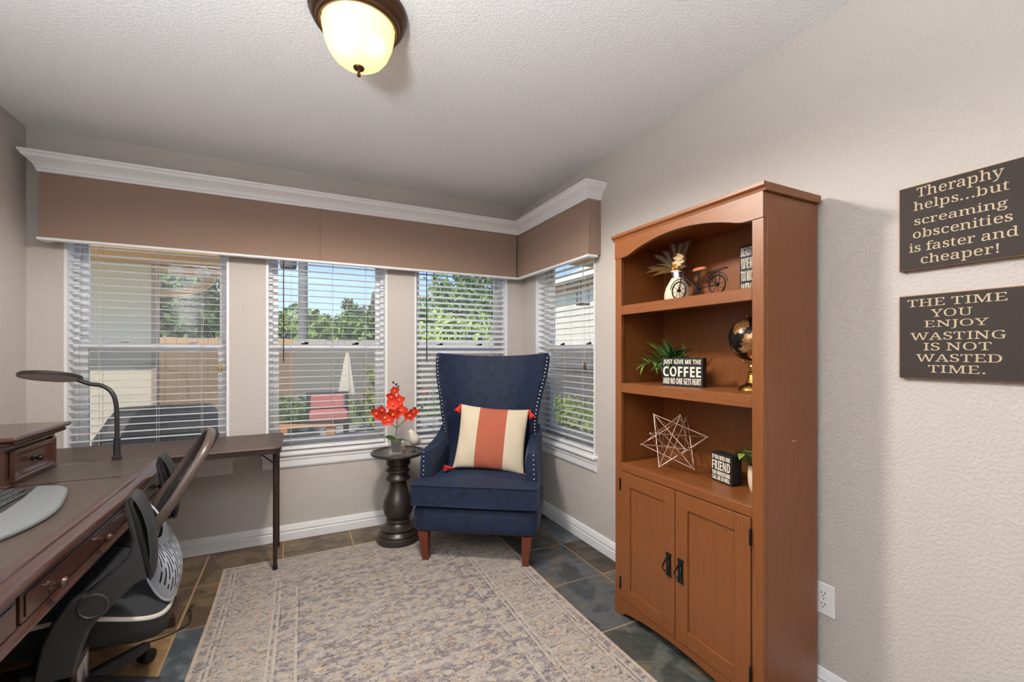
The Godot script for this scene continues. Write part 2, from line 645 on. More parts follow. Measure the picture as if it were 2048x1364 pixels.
func room() -> void:
	# floor slab with slate tiles laid in grout
	var fl := structure("floor")
	var s := st()
	slab(s, Vector3(XL - 0.15, -0.12, ZB - 0.15), Vector3(XR + 0.15, -0.005, ZF + 0.15))
	build(s, "grout_bed", M.grout, fl)
	var variants := []
	for k in 3:
		s = st()
		cbox(s, Vector3(0, -0.008, 0), Vector3(0.4135 - 0.007 - 0.001 * k, 0.016, 0.4265 - 0.007), 0.0025)
		variants.append(s)
	var meshes := []
	for k in variants.size():
		for i in 6:
			s = st()
			cbox(s, Vector3(0, -0.008, 0), Vector3(0.4135 - 0.009 - 0.001 * k, 0.016, 0.4265 - 0.009), 0.0025)
			meshes.append(mesh_of(s, M["slate_%d" % i]))
	var pattern := {Vector2i(-2, 0): 5, Vector2i(-1, 0): 3, Vector2i(-2, -1): 1, Vector2i(-1, -1): 1, Vector2i(-2, -2): 1, Vector2i(0, -2): 1, Vector2i(1, -2): 1, Vector2i(-1, -2): 1, Vector2i(3, 0): 0, Vector2i(3, 1): 0, Vector2i(4, 0): 4, Vector2i(4, -1): 3, Vector2i(3, -1): 2, Vector2i(4, 1): 2, Vector2i(3, 2): 2, Vector2i(4, 2): 2, Vector2i(3, 3): 3, Vector2i(-1, 1): 3, Vector2i(-2, 1): 5}
	# a tile's cell: x from -0.080 + 0.4135 i, z from -2.444 + 0.4265 j (j grows towards the camera)
	for i in range(-4, 5):
		for j in range(-3, 13):
			var x0 := maxf(-0.080 + 0.4135 * i, XL)
			var x1 := minf(-0.080 + 0.4135 * (i + 1), XR)
			var z0 := maxf(-2.444 + 0.4265 * j, ZB)
			var z1 := minf(-2.444 + 0.4265 * (j + 1), ZF)
			if x1 - x0 < 0.03 or z1 - z0 < 0.03:
				continue
			var v: int = pattern.get(Vector2i(i, j), rng.randi() % 5)
			var dy := rng.randf_range(-0.0015, 0.0)
			if x1 - x0 > 0.41 and z1 - z0 > 0.42:
				inst(meshes[(rng.randi() % 3) * 6 + v], "tile", fl, Transform3D(Basis(), Vector3((x0 + x1) / 2, dy, (z0 + z1) / 2)))
			else:
				s = st()
				cslab(s, Vector3(x0 + 0.0045, -0.016, z0 + 0.0045), Vector3(x1 - 0.0045, 0.0, z1 - 0.0045), 0.0025)
				build(s, "tile", M["slate_%d" % v], fl, Vector3(0, dy, 0))
	# ceiling
	s = st()
	slab(s, Vector3(XL - 0.15, CEIL, ZB - 0.15), Vector3(XR + 0.15, CEIL + 0.2, ZF + 0.15))
	build(s, "ceiling", M.ceiling_paint).set_meta("kind", "structure")
	# walls
	s = st()
	var hw := WIN_W / 2
	var xs := [XL - 0.15]
	for c in WINX:
		xs.append(c - hw)
		xs.append(c + hw)
	xs.append(XR + 0.15)
	for k in range(0, xs.size(), 2):
		slab(s, Vector3(xs[k], 0, ZB - WALL_T), Vector3(xs[k + 1], CEIL, ZB))
	for c in WINX:
		slab(s, Vector3(c - hw, 0, ZB - WALL_T), Vector3(c + hw, WIN_Y0, ZB))
		slab(s, Vector3(c - hw, WIN_Y1, ZB - WALL_T), Vector3(c + hw, CEIL, ZB))
	build(s, "wall_back", M.wall_paint).set_meta("kind", "structure")
	s = st()
	slab(s, Vector3(XR, 0, ZB), Vector3(XR + WALL_T, CEIL, WINZ - hw))
	slab(s, Vector3(XR, 0, WINZ + hw), Vector3(XR + WALL_T, CEIL, ZF))
	slab(s, Vector3(XR, 0, WINZ - hw), Vector3(XR + WALL_T, WIN_Y0, WINZ + hw))
	slab(s, Vector3(XR, WIN_Y1, WINZ - hw), Vector3(XR + WALL_T, CEIL, WINZ + hw))
	build(s, "wall_right", M.wall_paint).set_meta("kind", "structure")
	s = st()
	slab(s, Vector3(XL - WALL_T, 0, ZB), Vector3(XL, CEIL, ZF))
	build(s, "wall_left", M.wall_paint).set_meta("kind", "structure")
	s = st()
	slab(s, Vector3(XL - WALL_T, 0, ZF), Vector3(XR + WALL_T, CEIL, ZF + WALL_T))
	build(s, "wall_front", M.wall_paint).set_meta("kind", "structure")
	# baseboards: moulded profile (out from the wall, up)
	var prof := PackedVector2Array([Vector2(0, 0), Vector2(0.017, 0), Vector2(0.017, 0.052), Vector2(0.0135, 0.056), Vector2(0.0135, 0.062), Vector2(0.016, 0.066), Vector2(0.016, 0.073), Vector2(0.012, 0.079), Vector2(0.012, 0.086), Vector2(0.008, 0.094), Vector2(0.006, 0.101), Vector2(0, 0.103)])
	s = st()
	extrude(s, prof, Transform3D(Basis(Vector3(0, 0, 1), Vector3(0, 1, 0), Vector3(1, 0, 0)), Vector3(XL, 0.0, ZB)), XR - XL)
	build(s, "baseboard_back", M.white_trim).set_meta("kind", "structure")
	s = st()
	extrude(s, prof, Transform3D(Basis(Vector3(-1, 0, 0), Vector3(0, 1, 0), Vector3(0, 0, 1)), Vector3(XR, 0.0, ZB + 0.0175)), ZF - ZB - 0.0175)
	build(s, "baseboard_right", M.white_trim).set_meta("kind", "structure")
	s = st()
	extrude(s, prof, Transform3D(Basis(Vector3(1, 0, 0), Vector3(0, 1, 0), Vector3(0, 0, 1)), Vector3(XL, 0.0, ZB + 0.0175)), ZF - ZB - 0.0175)
	build(s, "baseboard_left", M.white_trim).set_meta("kind", "structure")

func windows() -> void:
	var spots := [
		[Vector3(WINX[0], 0, ZB), 0.0, 0.0, "white slatted blind in the leftmost window, behind the desk lamp"],
		[Vector3(WINX[1], 0, ZB), 0.0, 0.0, "white slatted blind in the window behind the red orchid"],
		[Vector3(WINX[2], 0, ZB), 0.0, 0.42, "white blind with tilted slats in the window behind the blue chair"],
		[Vector3(XR, 0, WINZ), -PI / 2, 0.0, "white slatted blind in the window between blue chair and bookcase"],
	]
	for k in 4:
		window(k + 1, spots[k][0], spots[k][1])
		blind(k, spots[k][0], spots[k][1], spots[k][2], spots[k][3])

# local frame: x along the wall, -z outdoors, origin at the floor under the opening on the room side
func window(n: int, at: Vector3, turn: float) -> void:
	var w := structure("window_%d" % n, at, turn)
	var h := WIN_W / 2
	var s := st()
	# jamb lining of the opening
	slab(s, Vector3(-h, WIN_Y0, -0.09), Vector3(-h + 0.014, WIN_Y1, 0.002))
	slab(s, Vector3(h - 0.014, WIN_Y0, -0.09), Vector3(h, WIN_Y1, 0.002))
	slab(s, Vector3(-h + 0.014, WIN_Y1 - 0.014, -0.09), Vector3(h - 0.014, WIN_Y1, 0.002))
	build(s, "jamb", M.white_trim, w)
	s = st()
	ring(s, -h, h, WIN_Y0 + 0.005, WIN_Y1, 0.035, -0.15, -0.09)
	build(s, "frame", M.vinyl, w)
	var mid := 1.295
	s = st()
	ring(s, -h + 0.036, h - 0.036, mid - 0.022, WIN_Y1 - 0.036, 0.03, -0.145, -0.122)
	build(s, "upper_sash", M.vinyl, w)
	s = st()
	box(s, Vector3(0, (mid + WIN_Y1) / 2, -0.134), Vector3(WIN_W - 0.13, WIN_Y1 - mid - 0.07, 0.004))
	build(s, "pane", M.glass_pane, w)
	s = st()
	ring(s, -h + 0.036, h - 0.036, WIN_Y0 + 0.041, mid + 0.028, 0.036, -0.12, -0.094)
	slab(s, Vector3(-h + 0.04, mid + 0.001, -0.094), Vector3(h - 0.04, mid + 0.012, -0.088))
	build(s, "lower_sash", M.vinyl, w)
	s = st()
	box(s, Vector3(0, (mid + WIN_Y0) / 2 + 0.03, -0.107), Vector3(WIN_W - 0.14, mid - WIN_Y0 - 0.07, 0.004))
	build(s, "pane", M.glass_pane, w)
	s = st()
	box(s, Vector3(0, (mid + WIN_Y0) / 2, -0.147), Vector3(WIN_W - 0.075, mid - WIN_Y0 - 0.03, 0.0012))
	build(s, "insect_screen", M.screen_mesh, w)
	for x in [-0.16, 0.18]:
		s = st()
		cbox(s, Vector3(x, mid + 0.033, -0.106), Vector3(0.045, 0.009, 0.018), 0.003)
		cbox(s, Vector3(x + 0.012, mid + 0.041, -0.106), Vector3(0.03, 0.008, 0.01), 0.003)
		build(s, "sash_lock", M.black_metal if n > 1 else M.white_trim, w)
	# sill and apron
	s = st()
	cslab(s, Vector3(-h - 0.03, WIN_Y0 - 0.02, -0.09), Vector3(h + 0.03, WIN_Y0 + 0.004, 0.038), 0.006)
	build(s, "sill", M.white_trim, w)
	s = st()
	var prof := PackedVector2Array([Vector2(0, 0), Vector2(0.008, 0), Vector2(0.014, 0.012), Vector2(0.014, 0.05), Vector2(0.02, 0.058), Vector2(0.02, 0.07), Vector2(0.028, 0.082), Vector2(0, 0.082)])
	extrude(s, prof, Transform3D(Basis(Vector3(0, 0, 1), Vector3(0, 1, 0), Vector3(1, 0, 0)), Vector3(-h - 0.02, WIN_Y0 - 0.1025, 0.0)), WIN_W + 0.04)
	build(s, "apron", M.white_trim, w)

func blind(k: int, at: Vector3, turn: float, tilt: float, label: String) -> void:
	var b := thing("window_blind", label, "blind", at, turn, "white window blinds")
	var hw := WIN_W / 2 - 0.018
	var zc := -0.036
	var s := st()
	cslab(s, Vector3(-hw, 2.02, zc - 0.026), Vector3(hw, 2.062, zc + 0.026), 0.003)
	build(s, "headrail", M.blind_white, b)
	s = st()
	# a shallow crowned slat
	var poly := PackedVector2Array([Vector2(-0.025, -0.0008), Vector2(0, 0.0002), Vector2(0.025, -0.0008), Vector2(0.025, 0.001), Vector2(0, 0.002), Vector2(-0.025, 0.001)])
	extrude(s, poly, Transform3D(Basis(Vector3(0, 0, 1), Vector3(0, 1, 0), Vector3(1, 0, 0)), Vector3(-hw, 0, 0)), hw * 2)
	var slat := mesh_of(s, M.blind_white)
	var y := 0.665
	var n := 0
	while y < 2.01:
		var r := tilt + rng.randf_range(-0.012, 0.012)
		inst(slat, "slat", b, Transform3D(Basis(Vector3(1, 0, 0), r) * Basis(Vector3(0, 0, 1), rng.randf_range(-0.0008, 0.0008)), Vector3(0, y, zc)))
		y += 0.0432
		n += 1
	s = st()
	cslab(s, Vector3(-hw, 0.603, zc - 0.026), Vector3(hw, 0.623, zc + 0.026), 0.004)
	build(s, "bottom_rail", M.blind_white, b)
	for x in [-hw + 0.13, 0.02, hw - 0.13]:
		for dz in [-0.0275, 0.0275]:
			s = st()
			tube(s, [Vector3(x, 0.615, zc + dz), Vector3(x, 2.03, zc + dz)], 0.0011, 5)
			build(s, "ladder_cord", M.cord_white, b)
	# tilt wand or lift cord with its tassel
	if k == 0 or k == 3:
		var cx := hw - 0.03 if k == 0 else hw - 0.09
		var bottom := 1.20
		s = st()
		tube(s, [Vector3(cx, bottom, 0.004), Vector3(cx, 2.03, 0.002)], 0.0013, 5)
		build(s, "lift_cord", M.cord_white, b)
		s = st()
		lathe(s, [Vector2(0, -0.05), Vector2(0.011, -0.05), Vector2(0.011, -0.044), Vector2(0.007, -0.02), Vector2(0.003, 0.0), Vector2(0, 0.002)], 12, Transform3D(Basis(), Vector3(cx, bottom, 0.004)))
		build(s, "tassel", M.brass if k == 0 else M.bronze, b)
	if k == 0 or k == 3:
		return
	s = st()
	var wx: float = -hw + 0.085 if k == 1 else -hw + 0.075
	tube(s, [Vector3(wx, 1.20, 0.004), Vector3(wx, 2.02, 0.002)], 0.0034, 7)
	build(s, "tilt_wand", M.bronze if k == 1 else M.black_metal, b)

# ------------------------------------------------------------------ upholstered cornice boxes over the windows
func cornices() -> void:
	var d := 0.10
	var y0 := 1.885
	var y1 := 2.235
	# crown profile: x outwards, y upwards from y1
	var crown := PackedVector2Array([Vector2(-0.012, 0), Vector2(0.006, 0), Vector2(0.009, 0.006), Vector2(0.009, 0.014), Vector2(0.014, 0.018), Vector2(0.014, 0.024), Vector2(0.018, 0.034), Vector2(0.026, 0.045), Vector2(0.038, 0.056), Vector2(0.05, 0.066), Vector2(0.055, 0.076), Vector2(0.055, 0.081), Vector2(0.062, 0.084), Vector2(0.062, 0.096), Vector2(-0.012, 0.096)])
	var trim := PackedVector2Array([Vector2(-0.03, -0.014), Vector2(0.006, -0.014), Vector2(0.008, -0.008), Vector2(0.006, 0), Vector2(-0.03, 0)])
	var zf := ZB + d
	var xf := XR - d
	var xe := -1.241
	var ze := -2.246
	# long box on the window wall
	var c := thing("window_cornice", "long brown cornice box with white crown moulding over three windows", "valance", Vector3(0, 0, ZB))
	var s := st()
	cslab(s, Vector3(xe, y0, d - 0.018), Vector3(0.138, y1, d), 0.002)
	build(s, "front_panel", M.cornice_fabric, c)
	s = st()
	cslab(s, Vector3(0.1385, y0, d - 0.018), Vector3(xf - 0.016, y1, d), 0.002)
	build(s, "front_panel", M.cornice_fabric, c)
	s = st()
	cslab(s, Vector3(xe, y0, 0.001), Vector3(xe + 0.018, y1, d - 0.0185), 0.002)
	build(s, "end_panel", M.cornice_fabric, c)
	s = st()
	moulding(s, crown, [Vector3(xe, y1, 0.001), Vector3(xe, y1, d), Vector3(xf, y1, d)], [Vector3(-1, 0, 0), Vector3(-1, 0, 1), Vector3(-1, 0, 1)])
	build(s, "crown_moulding", M.white_trim, c)
	s = st()
	moulding(s, trim, [Vector3(xe, y0, 0.03), Vector3(xe, y0, d), Vector3(xf, y0, d)], [Vector3(-1, 0, 0), Vector3(-1, 0, 1), Vector3(-1, 0, 1)])
	build(s, "bottom_trim", M.white_trim, c)
	# short box on the right wall
	c = thing("window_cornice", "short brown cornice box with white crown moulding beside the bookcase", "valance", Vector3(XR, 0, 0))
	s = st()
	cslab(s, Vector3(-d, y0, ZB + d - 0.017), Vector3(-d + 0.018, y1, ze), 0.002)
	build(s, "front_panel", M.cornice_fabric, c)
	s = st()
	cslab(s, Vector3(-d + 0.0185, y0, ze - 0.018), Vector3(-0.001, y1, ze), 0.002)
	build(s, "end_panel", M.cornice_fabric, c)
	s = st()
	moulding(s, crown, [Vector3(-d, y1, zf), Vector3(-d, y1, ze), Vector3(-0.001, y1, ze)], [Vector3(-1, 0, 1), Vector3(-1, 0, 1), Vector3(0, 0, 1)])
	build(s, "crown_moulding", M.white_trim, c)
	s = st()
	moulding(s, trim, [Vector3(-d, y0, zf), Vector3(-d, y0, ze), Vector3(-0.03, y0, ze)], [Vector3(-1, 0, 1), Vector3(-1, 0, 1), Vector3(0, 0, 1)])
	build(s, "bottom_trim", M.white_trim, c)

# sweep a profile (x out, y up) along a mitred path; outs are the mitre directions at each point
func moulding(s: SurfaceTool, prof: PackedVector2Array, path: Array, outs: Array) -> void:
	s.set_smooth_group(-1)
	var n := prof.size()
	for k in path.size() - 1:
		for i in n:
			var j := (i + 1) % n
			var e := prof[j] - prof[i]
			var q := []
			for pr in [[k, i], [k, j], [k + 1, j], [k + 1, i]]:
				q.append(path[pr[0]] + outs[pr[0]] * prof[pr[1]].x + Vector3(0, prof[pr[1]].y, 0))
			var side: Vector3 = ((path[k + 1] - path[k]) as Vector3).normalized()
			var out := Vector3.UP.cross(side)
			if out.dot(outs[k] + outs[k + 1]) < 0:
				out = -out
			quad(s, q[0], q[1], q[2], q[3], out * e.y + Vector3(0, -e.x, 0))
	for e in [0, path.size() - 1]:
		var idx := Geometry2D.triangulate_polygon(prof)
		var nn: Vector3 = path[0] - path[1] if e == 0 else path[e] - path[e - 1]
		for k in range(0, idx.size(), 3):
			var p := []
			for m in 3:
				p.append(path[e] + outs[e] * prof[idx[k + m]].x + Vector3(0, prof[idx[k + m]].y, 0))
			tri(s, p[0], p[1], p[2], nn)

# ------------------------------------------------------------------ ceiling light, and an unseen lamp lighting the ceiling
func ceiling_lights() -> void:
	flush_light(Vector3(0.2, CEIL, -1.66), "bronze flush ceiling light with ribbed cream glass dome and finial", 2.7)
	unseen_torchiere(Vector3(-0.75, 0, 0.35), "out of view bronze floor lamp with an upward bowl, placed to light the ceiling", 10.5)

func flush_light(at: Vector3, label: String, energy: float) -> void:
	var t := thing("ceiling_light", label, "lamp", at)
	var s := st()
	lathe(s, [Vector2(0.128, -0.062), Vector2(0.136, -0.064), Vector2(0.143, -0.06), Vector2(0.146, -0.05), Vector2(0.152, -0.046), Vector2(0.158, -0.04), Vector2(0.16, -0.03), Vector2(0.166, -0.024), Vector2(0.17, -0.014), Vector2(0.17, -0.002)], 64)
	lathe(s, [Vector2(0.128, -0.002), Vector2(0.124, -0.03), Vector2(0.128, -0.062)], 64)
	build(s, "pan", M.bronze, t)
	# ribbed glass bowl with a real thickness
	var rim: Array = [Vector2(0.0, -0.2), Vector2(0.03, -0.199), Vector2(0.06, -0.19), Vector2(0.084, -0.172), Vector2(0.102, -0.147), Vector2(0.114, -0.118), Vector2(0.121, -0.088), Vector2(0.125, -0.058)]
	s = st()
	var rows := []
	var rows_in := []
	var N := 96
	for p in rim:
		var row := []
		var row2 := []
		for i in N:
			var a := TAU * i / N
			var rr: float = p.x + (0.0016 if (i % 4) < 2 else -0.0006) * smoothstep(0.02, 0.08, p.x)
			row.append(Vector3(rr * cos(a), p.y, rr * sin(a)))
			row2.append(Vector3(maxf(p.x - 0.004, 0.0) * cos(a), p.y + 0.004, maxf(p.x - 0.004, 0.0) * sin(a)))
		rows.append(row)
		rows_in.append(row2)
	grid(s, rows, Vector3(0, -0.06, 0), true, 1)
	rows_in.reverse()
	s.set_smooth_group(2)
	for i in rows_in.size() - 1:
		for j in N:
			var k2 := (j + 1) % N
			quad(s, rows_in[i][j], rows_in[i][k2], rows_in[i + 1][k2], rows_in[i + 1][j], Vector3(0, -0.06, 0) - (rows_in[i][j] as Vector3))
	s.set_smooth_group(3)
	for j in N:
		var k2 := (j + 1) % N
		quad(s, rows[rows.size() - 1][j], rows[rows.size() - 1][k2], rows_in[0][k2], rows_in[0][j], Vector3.UP)
	var glass := mat("lamp_glass", Color(1.0, 0.93, 0.76, 0.55), 0.5)
	glass.refraction_enabled = true
	glass.refraction_scale = 0.05
	glass.emission_enabled = true
	glass.emission = Color(1.0, 0.90, 0.68)
	glass.emission_energy_multiplier = 0.44
	build(s, "glass_bowl", glass, t)
	s = st()
	lathe(s, [Vector2(0, -0.236), Vector2(0.006, -0.234), Vector2(0.007, -0.226), Vector2(0.004, -0.221), Vector2(0.006, -0.216), Vector2(0.01, -0.213), Vector2(0.018, -0.208), Vector2(0.02, -0.203), Vector2(0.014, -0.199), Vector2(0, -0.198)], 24)
	build(s, "finial", M.bronze, t)
	var bulbm := mat("bulb_glow", Color(1, 0.95, 0.85), 0.5)
	bulbm.emission_enabled = true
	bulbm.emission = Color(1.0, 0.9, 0.72)
	bulbm.emission_energy_multiplier = 10.0
	for sx in [-1.0, 1.0]:
		s = st()
		ball(s, Vector3.ZERO, 0.03, 16, Vector3(1.25, 1, 1))
		build(s, "bulb", bulbm, t, Vector3(0.052 * sx, -0.118, 0.02 * sx))
		s = st()
		tube(s, [Vector3(0.052 * sx, -0.09, 0.02 * sx), Vector3(0.052 * sx, -0.03, 0.02 * sx)], 0.013, 10)
		build(s, "socket", M.bronze, t)
	var l := SpotLight3D.new()
	l.name = "bowl_light"
	l.light_energy = energy
	l.light_color = Color(1.0, 0.965, 0.92)
	l.light_size = 0.09
	l.spot_angle = 88.0
	l.spot_angle_attenuation = 0.3
	l.spot_range = 12.0
	l.spot_attenuation = 2.0
	l.shadow_enabled = true
	l.rotation.x = -PI / 2
	t.add_child(l, true)
	l.position = Vector3(0, -0.25, 0)

func unseen_torchiere(at: Vector3, label: String, energy: float) -> void:  # stands out of view behind the camera, placed to light the ceiling
	var t := thing("unseen_floor_lamp", label, "lamp", at)
	var s := st()
	lathe(s, [Vector2(0, 0), Vector2(0.14, 0), Vector2(0.145, 0.012), Vector2(0.12, 0.025), Vector2(0.03, 0.04), Vector2(0.014, 0.06), Vector2(0, 0.06)], 32)
	build(s, "base", M.bronze, t)
	s = st()
	tube(s, [Vector3(0, 0.05, 0), Vector3(0, 1.220, 0)], 0.012, 12)
	build(s, "pole", M.bronze, t)
	s = st()
	lathe(s, [Vector2(0.0, 1.215), Vector2(0.05, 1.220), Vector2(0.11, 1.250), Vector2(0.16, 1.300), Vector2(0.18, 1.340), Vector2(0.174, 1.340), Vector2(0.15, 1.305), Vector2(0.1, 1.260), Vector2(0.0, 1.235)], 40)
	build(s, "bowl", M.white_trim, t)
	s = st()
	lathe(s, [Vector2(0, 1.285), Vector2(0.118, 1.287), Vector2(0.118, 1.293), Vector2(0, 1.295)], 32)
	var glow := mat("unseen_lamp_glow", Color(1, 1, 1), 0.4)
	glow.emission_enabled = true
	glow.emission = Color(1.0, 0.98, 0.95)
	glow.emission_energy_multiplier = 3.0
	build(s, "glowing_disc", glow, t)
	var l := SpotLight3D.new()
	l.name = "unseen_uplight"
	l.light_energy = energy
	l.light_color = Color(0.965, 0.985, 1.0)
	l.light_size = 0.17
	l.spot_angle = 80.0
	l.spot_angle_attenuation = 0.5
	l.spot_range = 14.0
	l.spot_attenuation = 2.0
	l.shadow_enabled = true
	l.rotation.x = PI / 2
	t.add_child(l, true)
	l.position = Vector3(0, 1.360, 0)

# ------------------------------------------------------------------ the garden outside
func crown(s: SurfaceTool, c: Vector3, r: Vector3, count: int, size: float) -> void:
	s.set_smooth_group(-1)
	for i in count:
		var v := Vector3(rng.randf_range(-1, 1), rng.randf_range(-1, 1), rng.randf_range(-1, 1))
		while v.length() > 1.0 or v.length() < 0.45:
			v = Vector3(rng.randf_range(-1, 1), rng.randf_range(-1, 1), rng.randf_range(-1, 1))
		var p := c + v * r * (0.85 + 0.25 * sin(v.x * 7.0 + v.y * 5.0))
		var b := Basis.from_euler(Vector3(rng.randf() * TAU, rng.randf() * TAU, rng.randf() * TAU))
		var z := size * rng.randf_range(0.6, 1.3)
		quad(s, p + b * Vector3(-z * 0.4, 0, -z), p + b * Vector3(z * 0.4, 0, -z * 0.6), p + b * Vector3(z * 0.3, 0, z), p + b * Vector3(-z * 0.4, 0, z * 0.7), v)

func tree(label: String, at: Vector3, h: float, trunk_r: float, blobs: Array, m: Material, count: int, size: float, group := "trees beyond the fence") -> void:
	var t := thing("tree", label, "tree", at, 0.0, group)
	var s := st()
	tube(s, [Vector3(0, 0, 0), Vector3(0.05, h * 0.3, 0), Vector3(-0.05, h * 0.6, 0.05), Vector3(0.05, h * 0.85, 0)], [trunk_r * 1.3, trunk_r, trunk_r * 0.8, trunk_r * 0.4], 9)
	for b in blobs:
		tube(s, [Vector3(-0.05, h * 0.5, 0.05), b[0]], [trunk_r * 0.5, trunk_r * 0.2], 6)
	build(s, "trunk", M.bark, t)
	s = st()
	for b in blobs:
		crown(s, b[0], b[1], count / blobs.size(), size)
	build(s, "foliage", m, t).set_meta("kind", "stuff")

func shrub(label: String, at: Vector3, r: Vector3, m: Material, count: int, size: float) -> void:
	var t := thing("shrub", label, "shrub", at, 0.0, "garden shrubs")
	var s := st()
	for k in 3:
		tube(s, [Vector3(0, 0, 0), Vector3(r.x * 0.4 * cos(k * 2.1), r.y * 1.1, r.z * 0.4 * sin(k * 2.1))], [0.015, 0.006], 5)
	build(s, "stem", M.bark, t)
	s = st()
	crown(s, Vector3(0, r.y, 0), r, count, size)
	build(s, "foliage", m, t).set_meta("kind", "stuff")

func fence(label: String, at: Vector3, turn: float, length: float, h: float, m: Material) -> void:
	var t := thing("wooden_fence", label, "fence", at, turn)
	var s := st()
	box(s, Vector3(0, h / 2, 0), Vector3(0.145, h, 0.02))
	var board := mesh_of(s, m)
	var n := int(length / 0.15)
	for i in n:
		inst(board, "board", t, Transform3D(Basis(), Vector3(-length / 2 + 0.15 * (i + 0.5), rng.randf_range(-0.012, 0.012), 0)))
	for y in [0.25, h - 0.3]:
		s = st()
		box(s, Vector3(0, y, -0.03), Vector3(length, 0.09, 0.038))
		build(s, "rail", m, t)

func garden() -> void:
	var G := -0.10
	var s := st()
	slab(s, Vector3(-40, G - 0.3, -60), Vector3(40, G, 30))
	build(s, "ground", M.lawn).set_meta("kind", "structure")
	s = st()
	slab(s, Vector3(-6, G, -8.6), Vector3(5.2, G + 0.012, ZB - 0.16))
	build(s, "patio_slab", M.patio).set_meta("kind", "structure")
	s = st()
	slab(s, Vector3(XR + 0.2, G, -3.3), Vector3(4.4, G + 0.014, 3.0))
	build(s, "side_path", M.patio).set_meta("kind", "structure")
	fence("tan board fence seen through the left window", Vector3(-3.2, G, -9.2), 0.0, 6.3, 1.62, M.fence_tan)
	fence("grey weathered board fence across the back of the garden", Vector3(5.0, G, -12.0), 0.0, 12.6, 1.68, M.fence_grey)
	fence("grey board fence along the side path outside the right window", Vector3(5.0, G, -4.6), PI / 2, 12.0, 1.40, M.fence_grey)
	# wing of the house seen at the left: stucco wall, soffit, bracket
	var w := thing("house_wing", "pale stucco house wing with tan soffit outside the leftmost window", "building", Vector3(0, G, -5.2))
	s = st()
	slab(s, Vector3(-5.0, 0, -0.12), Vector3(-1.235, 2.2, 0))
	build(s, "stucco_wall", M.stucco, w)
	s = st()
	slab(s, Vector3(-1.235, 0, -0.10), Vector3(-1.195, 2.2, 0.012))
	build(s, "corner_trim", M.wing_trim, w)
	s = st()
	slab(s, Vector3(-5.2, 2.202, -0.5), Vector3(-0.62, 2.34, 0.7))
	build(s, "soffit", M.soffit, w)
	s = st()
	var poly := PackedVector2Array([Vector2(0, 0)])
	for i in 13:
		var a := PI / 2 * i / 12.0
		poly.append(Vector2(0.46 * sin(a), 0.30 * (1.0 - cos(a)) - 0.0))
	for i in 9:
		var a := PI * i / 8.0
		poly.append(Vector2(0.46 + 0.05 * sin(a), 0.36 - 0.06 * cos(a)))
	poly.append(Vector2(0, 0.42))
	poly.append(Vector2(0, 0.34))
	for i in 9:
		var a := PI / 2 * (8 - i) / 8.0
		poly.append(Vector2(0.36 * sin(a), 0.30 - 0.24 * cos(a) + 0.02))
	poly.append(Vector2(0, 0.06))
	extrude(s, poly, Transform3D(Basis(), Vector3(-1.194, 1.90, -0.05)).scaled_local(Vector3(1, 0.7, 1)), 0.07)
	build(s, "curved_bracket", M.soffit, w)
	for x in [-0.98, -0.78]:
		var pl := thing("patio_light", "small cream bell light under the soffit, %s the bracket end" % ("farther from" if x < -0.9 else "close to"), "lamp", Vector3(x - 0.02, 1.985, -4.95))
		s = st()
		lathe(s, [Vector2(0.055, 0.0), Vector2(0.06, 0.03), Vector2(0.045, 0.075), Vector2(0.018, 0.1), Vector2(0, 0.102)], 14)
		build(s, "shade", M.canvas_white, pl)
		s = st()
		tube(s, [Vector3(0, 0.1, 0), Vector3(0, 0.115, 0)], 0.005, 6)
		build(s, "rod", M.bronze, pl)
	# covered grill just outside the left window
	var gr := thing("covered_grill", "black covered barbecue grill outside the leftmost window", "grill", Vector3(-0.93, G + 0.012, -4.3))
	s = st()
	var rows := []
	for lv in [[0.0, 0.42, 0.27], [0.55, 0.43, 0.28], [0.72, 0.4, 0.26], [0.86, 0.33, 0.19], [0.93, 0.29, 0.1], [0.94, 0.0, 0.0]]:
		var row := []
		for i in 28:
			var a := TAU * i / 28
			var cx := signf(cos(a)) * pow(absf(cos(a)), 0.45)
			var sz := signf(sin(a)) * pow(absf(sin(a)), 0.45)
			row.append(Vector3(cx * lv[1] + 0.006 * sin(i * 2.3 + lv[0] * 9), lv[0], sz * lv[2] + 0.006 * cos(i * 1.7)))
		rows.append(row)
	grid(s, rows, Vector3(0, 0.4, 0), true)
	build(s, "cover", M.grill_black, gr)
	s = st()
	tube(s, [Vector3(-0.3, 0.72, 0.29), Vector3(-0.3, 0.74, 0.33), Vector3(0.3, 0.74, 0.33), Vector3(0.3, 0.72, 0.29)], 0.012, 8)
	build(s, "handle", M.black_metal, gr)
	# pole with a box on top
	var po := thing("utility_pole", "grey utility pole with a box near its top, seen through the second window", "pole", Vector3(0.15, G, -14.0))
	s = st()
	tube(s, [Vector3.ZERO, Vector3(0, 6.5, 0)], [0.15, 0.11], 10)
	build(s, "post", M.pole_grey, po)
	s = st()
	lathe(s, [Vector2(0, 3.5), Vector2(0.2, 3.52), Vector2(0.22, 3.6), Vector2(0.22, 4.1), Vector2(0.18, 4.2), Vector2(0, 4.22)], 16, Transform3D(Basis(), Vector3(-0.38, 0.25, 0)))
	build(s, "transformer", M.pole_grey, po)
	# furniture on the patio
	var um := thing("closed_parasol", "closed cream parasol on the patio against the grey fence", "parasol", Vector3(0.73, G + 0.012, -7.5))
	s = st()
	tube(s, [Vector3(0, 0.03, 0), Vector3(0, 1.42, 0)], 0.02, 8)
	build(s, "pole", M.cedar, um)
	s = st()
	rows = []
